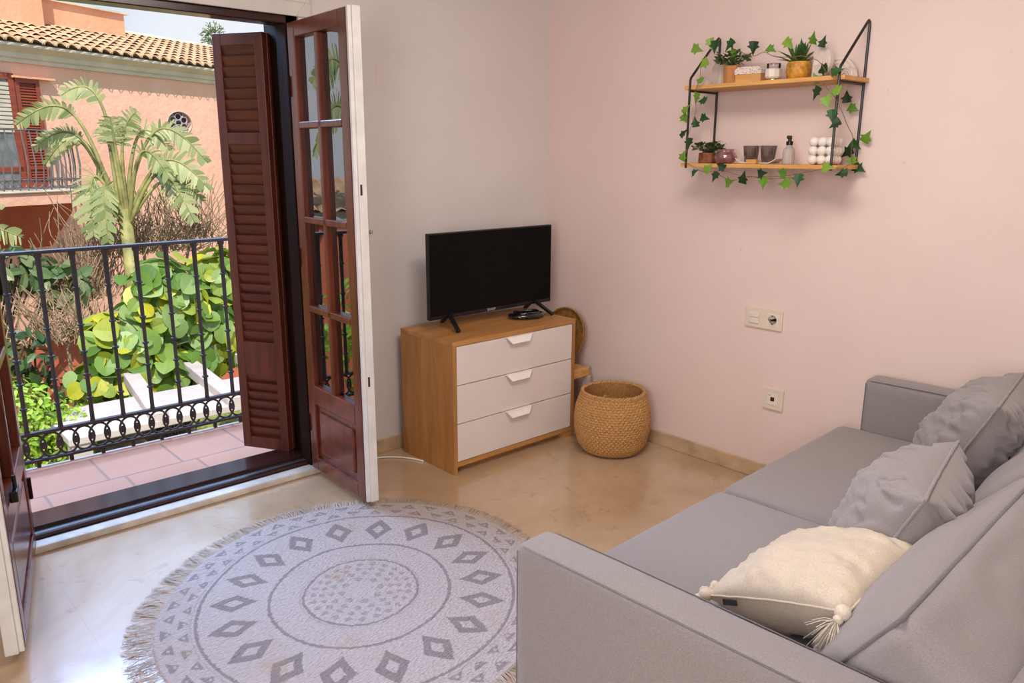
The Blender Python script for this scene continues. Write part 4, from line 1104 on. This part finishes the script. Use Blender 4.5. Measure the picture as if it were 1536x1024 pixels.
def leaf_cloud(mb, c, rad, n, size, kind, rn, up=.4, shell=.55):
    c = Vector(c)
    for _ in range(n):
        d = Vector([rn.gauss(0, 1) for _ in range(3)]).normalized()
        f = shell+(1-shell)*rn.random(); p = c+Vector((d.x*rad[0], d.y*rad[1], d.z*rad[2]))*f
        nr = (d+Vector((rn.gauss(0, .4), rn.gauss(0, .4)-.3, up+rn.gauss(0, .3)))).normalized()
        t = Vector([rn.gauss(0, 1) for _ in range(3)])+Vector((0, 0, -.6)); t = t-nr*t.dot(nr)
        add_leaf(mb, p, t, nr, size*rn.uniform(.6, 1.2), kind, .22, .35)
def shrub(name, base, clouds, leafmat, kind, label, cat, seed, up=.4, stems=8, group=None):
    root = empty(name, tuple(base)); tag(root, label, cat, group)
    rn = random.Random(seed); fm = MB(); sm = MB(); b = Vector(base)
    for (c, rad, n, size) in clouds:
        cl = Vector(c)-b; leaf_cloud(fm, cl, rad, n, size, kind, rn, up)
        for _ in range(stems):
            q = cl+Vector((rn.uniform(-1, 1)*rad[0]*.6, rn.uniform(-1, 1)*rad[1]*.6, rn.uniform(-.6, .5)*rad[2]))
            mid = Vector((q.x*.4, q.y*.4, q.z*.55)); sm.tube(catmull([(0, 0, 0), tuple(mid), tuple(q)], 4), .012, 5)
    fm.build('foliage', leafmat, root); sm.build('stems', M['trunk'], root)
    return root
shrub('round_leaf_shrub', (-.3, 5.7, GZ), [((-.25, 5.6, -.15), (.42, .4, .52), 230, .21), ((-.72, 5.6, -.55), (.40, .38, .42), 170, .20), ((.15, 5.7, -.55), (.5, .4, .6), 220, .21),
      ((-.45, 5.5, -.95), (.6, .4, .4), 180, .2), ((.45, 5.9, .0), (.35, .4, .4), 100, .19), ((-1.05, 5.6, -.95), (.25, .3, .3), 60, .18)],
      M['bigleaf'], 'round', 'large shrub with big round yellow green leaves beyond the pergola', 'shrub', 31)
shrub('lime_bush', (-2.0, 4.6, GZ), [((-1.93, 4.6, -.95), (.42, .4, .50), 1500, .06), ((-1.6, 4.55, -1.1), (.28, .3, .42), 800, .055), ((-2.2, 4.6, -.8), (.3, .35, .42), 700, .06)],
      M['lime'], 'oval', 'bright lime green bush with small leaves below the balcony railing', 'bush', 32)
shrub('low_plant', (-1.35, 3.0, GZ), [((-1.5, 2.9, -1.7), (1.0, .5, .5), 1500, .07), ((-.6, 2.9, -1.8), (.8, .5, .45), 900, .07)],
      M['lime'], 'oval', 'low yellow green groundcover glimpsed through the railing rings', 'plant', 33)
shrub('dark_leaf_plant', (-1.45, 6.6, GZ), [((-1.45, 6.5, -.75), (.25, .25, .38), 60, .17), ((-1.25, 6.5, -1.15), (.3, .2, .25), 40, .15)],
      M['darkleaf'], 'oval', 'dark leaved plant in front of the shaded garden wall', 'plant', 34)
shrub('broad_leaf_plant', (-1.75, 8.0, GZ), [((-1.85, 8.0, .0), (.45, .4, .38), 120, .26), ((-1.25, 8.0, .1), (.45, .35, .25), 90, .26), ((-2.1, 8, -.5), (.3, .3, .3), 60, .26), ((-.75, 7.9, -.2), (.35, .35, .3), 70, .24)],
      M['midleaf'], 'oval', 'broad leaved grey green plant climbing below the far balcony', 'plant', 35)

# dry twiggy shrubs
def twigs(base, clouds, label, seed):
    root = empty('dry_shrub', tuple(base)); tag(root, label, 'shrub'); rn = random.Random(seed); m = MB(); b = Vector(base)
    for c, rad, n in clouds:
        c = Vector(c)-b
        for _ in range(n):
            p = c+Vector((rn.gauss(0, .5)*rad[0], rn.gauss(0, .5)*rad[1], -rad[2])); q = p+Vector((rn.gauss(0, .3), rn.gauss(0, .2), rn.uniform(.5, 1.9)*rad[2]))
            mid = (p+q)/2+Vector((rn.gauss(0, .07), rn.gauss(0, .07), 0)); m.tube(catmull([tuple(p), tuple(mid), tuple(q)], 3), .0055, 4, cap=False)
        m.tube([(0, 0, 0), tuple(c-Vector((0, 0, rad[2])))], .02, 6)
    m.build('twigs', M['twig'], root)
twigs((.35, 8.6, GZ), [((.5, 8.6, .55), (.9, .3, .5), 260), ((-.35, 8.5, .0), (.5, .3, .5), 180), ((1.2, 8.7, .7), (.6, .3, .5), 120)], 'dry leafless twiggy shrub against the shaded house wall', 41)
twigs((-.95, 7.0, GZ), [((-.95, 7.0, -.35), (.4, .3, .35), 150)], 'pale bare twigs hanging over the garden wall beside the round leaf shrub', 42)

# giant bird of paradise / banana like plant
def frond(mb_leaf, mb_stem, base, ctrl, tip, W, rn, stalk=.45):
    N = 34; base, ctrl, tip = Vector(base), Vector(ctrl), Vector(tip)
    c0 = base.lerp(ctrl, .75); pts = [base*(1-t)**3+c0*3*t*(1-t)**2+ctrl*3*t*t*(1-t)+tip*t**3 for t in [i/N for i in range(N+1)]]
    mb_stem.tube(pts, [.032*(1-.85*i/N) for i in range(N+1)], 6)
    roll = rn.uniform(-.5, .5); i0 = N*stalk
    view = Vector((-.6, -.78, .1))
    for sgn in (-1, 1):
        j = i0
        while j < N-.3:
            j2 = min(N, j+rn.choice([.35, .5, .8, 1.2, 1.8])); f = ((j+j2)/2-i0)/(N-i0); wdt = W*math.sin(PI*min(1, f*.80+.16))**.55*rn.uniform(.85, 1.05)
            def at(t): k = min(N-1, int(t)); return pts[k].lerp(pts[k+1], t-k)
            a, b = at(j), at(j2*.99+j*.01); tg = (b-a).normalized(); sd = tg.cross(view).normalized(); up = sd.cross(tg)
            sv = (sd*sgn+up*(sgn*math.sin(roll)*.5+.2)+tg*rn.uniform(.35, .6)).normalized(); dr = rn.uniform(.05, .4)
            vs = [a, b]; K = 4; fs = []
            for k in range(1, K+1):
                q = k/K; off = sv*(wdt*q)+Vector((0, 0, -1))*(wdt*dr*q*q); shr = 1-.5*q**3; m_ = (a+b)/2
                vs += [m_+(a-m_)*shr+off, m_+(b-m_)*shr+off]; fs.append((2*(k-1), 2*(k-1)+1, 2*k+1, 2*k))
            mb_leaf.add(vs, fs); j = j2+rn.choice([0, 0, .04, .15])
def banana(name, base, zc, fronds, label, seed, trunk=.12, sc_=1):
    root = empty(name, tuple(base)); tag(root, label, 'banana plant'); rn = random.Random(seed); lm_, sm_ = MB(), MB()
    zz = zc-base[2]; sm_.tube([(0, 0, 0), (.03, 0, zz*.5), (0, 0, zz+.1)], [trunk, trunk*.85, trunk*.65], 10)
    dp = Vector((.65, .76, 0))
    for (th, tz, ch, cz, W, stalk) in fronds:
        th, tz, ch, cz, W = th*sc_, tz*sc_, ch*sc_, cz*sc_, W*(.25+.75*sc_)
        d = rn.uniform(-.35, .35); b = rt*rn.uniform(-.06, .06)+Vector((0, 0, zz-.1))
        frond(lm_, sm_, b, rt*ch+dp*d*.6+Vector((0, 0, zz+cz)), rt*th+dp*d+Vector((0, 0, zz+tz)), W, rn, stalk)
    lm_.build('fronds', M['frond'], root); sm_.build('stalks', M['stalk'], root, 'all')
rt = Vector((.74, -.67, 0))
bb = (.12, 8.0, GZ)
banana('banana_plant', bb, .62, [
    (-.72, 1.98, -.05, 2.45, .21, .52), (-1.40, 1.50, -.50, 2.25, .20, .52), (-1.48, .85, -.75, 1.75, .18, .50), (-1.40, 1.15, -.60, 1.75, .18, .52), (.42, 1.75, .05, 1.5, .21, .5),
    (.78, 1.10, .30, 1.85, .22, .5), (1.38, .90, .60, 2.0, .22, .5), (1.48, .45, .80, 1.35, .24, .45), (1.18, -.10, .72, 1.15, .26, .42), (-.45, -.35, -.48, 1.15, .34, .38), (-.15, -.42, -.22, .95, .27, .4),
    (.02, 1.65, .0, 1.5, .22, .55), (.95, .65, .45, 1.5, .22, .5), (1.3, .25, .75, .9, .22, .45), (-.25, 1.5, -.12, 1.4, .2, .6)],
    'tall banana like plant with torn arching fronds before the coral house', 51, .12, .76)
banana('banana_plant', (-2.6, 8.6, GZ), .15, [(1.5, .62, .6, 1.05, .24, .4), (1.75, .30, .8, .75, .24, .35), (.9, .9, .3, 1.2, .22, .45), (1.3, -.1, .7, .5, .26, .35), (.6, .35, .3, .6, .22, .35)],
    'shorter banana like plant with low fronds under the far balcony', 52, .1)

# rocks
rn = random.Random(77)
for i, (x, y, z, s, lb_) in enumerate([(-1.10, 4.75, -1.32, .24, 'rounded brown garden rock next to the pergola rafter'), (-1.52, 5.9, -1.42, .20, 'greyish garden rock behind the lime bush'), (-1.0, 6.1, -1.4, .24, 'rough brown rock under the dark leaved plant')]):
    m = MB(); m.sphere((0, 0, 0), s, 20, 14, (1.15, .9, .75)); m.v = [tuple(Vector(v)*(1+.22*mnoise.noise(Vector(v)*6+Vector((i*9, 0, 0))))) for v in m.v]
    o = m.build('garden_rock', M['rock'], None, 'all'); o.location = (x, y, z); tag(o, lb_, 'rock', 'garden rocks')
hp = MB(); hp.sphere((0, 0, 0), 1, 28, 16, (1.5, 1.0, 1.05)); hp.v = [tuple(Vector(v)*(1+.1*mnoise.noise(Vector(v)*3))) for v in hp.v]
o = hp.build('earth_mound', M['ground'], None, 'all'); o.location = (-1.0, 5.9, GZ+.05); tag(o, 'earth bank carrying the garden rocks', 'earth bank', None, 'structure')

# palm beyond the roof
pc_ = P0+dv*8.14+Vector((-dv.y, dv.x, 0))*3.5
pl = empty('palm_tree', (pc_.x, pc_.y, GZ)); tag(pl, 'small crowned palm tree rising beyond the tiled roof', 'palm tree')
MB().tube([(0, 0, 0), (0, 0, 3.4-GZ), (0, 0, 4.05-GZ)], [.13, .09, .07], 8).build('trunk', M['trunk'], pl, True)
m = MB(); rn = random.Random(4)
for _ in range(420):
    d = Vector([rn.gauss(0, 1) for _ in range(3)]).normalized(); f = rn.uniform(.25, 1)
    add_leaf(m, Vector((d.x*.30*f, d.y*.3*f, 4.22-GZ+d.z*.36*f)), d+Vector([rn.gauss(0, .6) for _ in range(3)]), Vector((rn.gauss(0, 1), rn.gauss(0, 1), 1)), .11, 'lance')
m.build('crown', M['midleaf'], pl)
# tree whose reflection shows in the door panes, standing left of the view
shrub('garden_tree', (3.6, 5.4, GZ), [((3.6, 5.4, 1.4), (1.1, 1.0, 1.0), 1300, .16), ((3.2, 5.2, .3), (1.0, .9, .8), 800, .16)], M['midleaf'], 'oval', 'leafy garden tree standing beside the round leaf shrub, behind the shutter', 'tree', 61)

ob = empty('garden_outbuilding', (-8.0, 8.2, GZ)); tag(ob, 'low pale garden outbuilding with tiled roof, mirrored in the panes of the open door', 'outbuilding')
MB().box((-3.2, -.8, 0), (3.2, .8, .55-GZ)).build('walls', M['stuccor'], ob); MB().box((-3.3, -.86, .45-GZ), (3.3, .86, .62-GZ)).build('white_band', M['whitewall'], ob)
orf = MB(); orf.add([(x+((k % 2)*.0), -.95+.95*q, .62-GZ+.42*q+.05*abs(math.sin(k*PI/2))) for q in (0, 1) for k, x in enumerate([-3.4+.1*i for i in range(69)])], [(i, i+1, 69+i+1, 69+i) for i in range(68)])
orf.add([(-3.4, 0, 1.04-GZ), (3.4, 0, 1.04-GZ), (3.4, .95, .62-GZ), (-3.4, .95, .62-GZ)], [(0, 1, 2, 3)]); orf.build('tiled_roof', M['roof'], ob)
banana('banana_plant', (-5.0, 6.0, GZ), 1.0, [(-1.1, 1.3, -.5, 1.9, .25, .45), (1.1, 1.2, .5, 1.9, .25, .45), (-1.4, .5, -.8, 1.4, .25, .4), (1.4, .4, .8, 1.4, .25, .4), (.2, 2.0, .1, 1.7, .25, .5), (-.5, 1.9, -.1, 2.1, .25, .5), (.7, .2, .5, 1.1, .25, .4)], 'tall banana like plant mirrored in the panes of the open door', 55, .1)
shrub('lime_bush', (-4.6, 4.2, GZ), [((-4.6, 4.2, -.4), (1.3, .8, 1.0), 1500, .11), ((-6.5, 4.8, -.3), (1.3, .8, 1.0), 1200, .11)], M['lime'], 'oval', 'tall lime green hedge bush outside, mirrored low in the door panes', 'bush', 63)

# ---------------------------------------------------------------- light
wd = D.worlds.new('sky'); bpy.context.scene.world = wd; wd.use_nodes = True; nt = wd.node_tree; nt.nodes.clear()
ou = nt.nodes.new('ShaderNodeOutputWorld'); bg = nt.nodes.new('ShaderNodeBackground'); tc = nt.nodes.new('ShaderNodeTexCoord')
sp_ = nt.nodes.new('ShaderNodeSeparateXYZ'); rp = nt.nodes.new('ShaderNodeValToRGB'); nz = nt.nodes.new('ShaderNodeTexNoise'); mx = nt.nodes.new('ShaderNodeMix'); mx.data_type = 'RGBA'
nz.inputs['Scale'].default_value = 3.2; nz.inputs['Detail'].default_value = 5
nt.links.new(tc.outputs['Generated'], sp_.inputs[0]); nt.links.new(sp_.outputs[2], rp.inputs[0]); nt.links.new(tc.outputs['Generated'], nz.inputs['Vector'])
e = rp.color_ramp.elements; e[0].position = .0; e[0].color = (.78, .86, .95, 1); e[1].position = .7; e[1].color = (.30, .52, .90, 1)
cr = nt.nodes.new('ShaderNodeValToRGB'); cr.color_ramp.elements[0].position = .48; cr.color_ramp.elements[1].position = .68; nt.links.new(nz.outputs['Fac'], cr.inputs[0])
nt.links.new(cr.outputs[0], mx.inputs[0]); nt.links.new(rp.outputs[0], mx.inputs[6]); mx.inputs[7].default_value = (.95, .96, .98, 1)
nt.links.new(mx.outputs[2], bg.inputs[0]); bg.inputs[1].default_value = 1.0; nt.links.new(bg.outputs[0], ou.inputs[0])
def light(name, typ, loc, energy, color, **kw):
    l = D.lights.new(name, typ); l.energy = energy; l.color = color; o = D.objects.new(name, l); COL.objects.link(o); o.location = loc
    tgt = kw.pop('target', None); rot = kw.pop('rot', None)
    for k, v in kw.items(): setattr(l, k, v)
    if tgt is not None: o.rotation_euler = (Vector(tgt)-Vector(loc)).to_track_quat('-Z', 'Y').to_euler()
    return o
light('sun', 'SUN', (0, -5, 10), 5.4, (1, .94, .85), target=Vector((0, -5, 10))+Vector((.30, .62, -.80)), angle=.01)
light('ceiling_fill', 'AREA', (-1.5, -1.9, HC-.03), 37, (1, .91, .86), target=(-1.2, -1.6, 0), shape='DISK', size=.9)  # added fill disk under the ceiling to raise the interior, no fixture modelled
light('room_fill', 'AREA', (-4.3, -3.0, 1.5), 72, (1, .94, .94), target=(-.5, -1.6, 1.1), shape='RECTANGLE', size=1.4, size_y=1.3)  # added unseen soft fill near the left wall, which has no window
light('sky_fill', 'AREA', (-2.1, 3.3, 3.9), 620, (.36, .56, 1.0), target=(-2.2, -.8, .0), shape='RECTANGLE', size=4.0, size_y=1.8)  # added blue panel out of view, boosts sky light through the door
sc = bpy.context.scene
sc.view_settings.view_transform = 'Standard'; sc.view_settings.look = 'None'; sc.view_settings.exposure = 0.0; sc.view_settings.gamma = 1.0
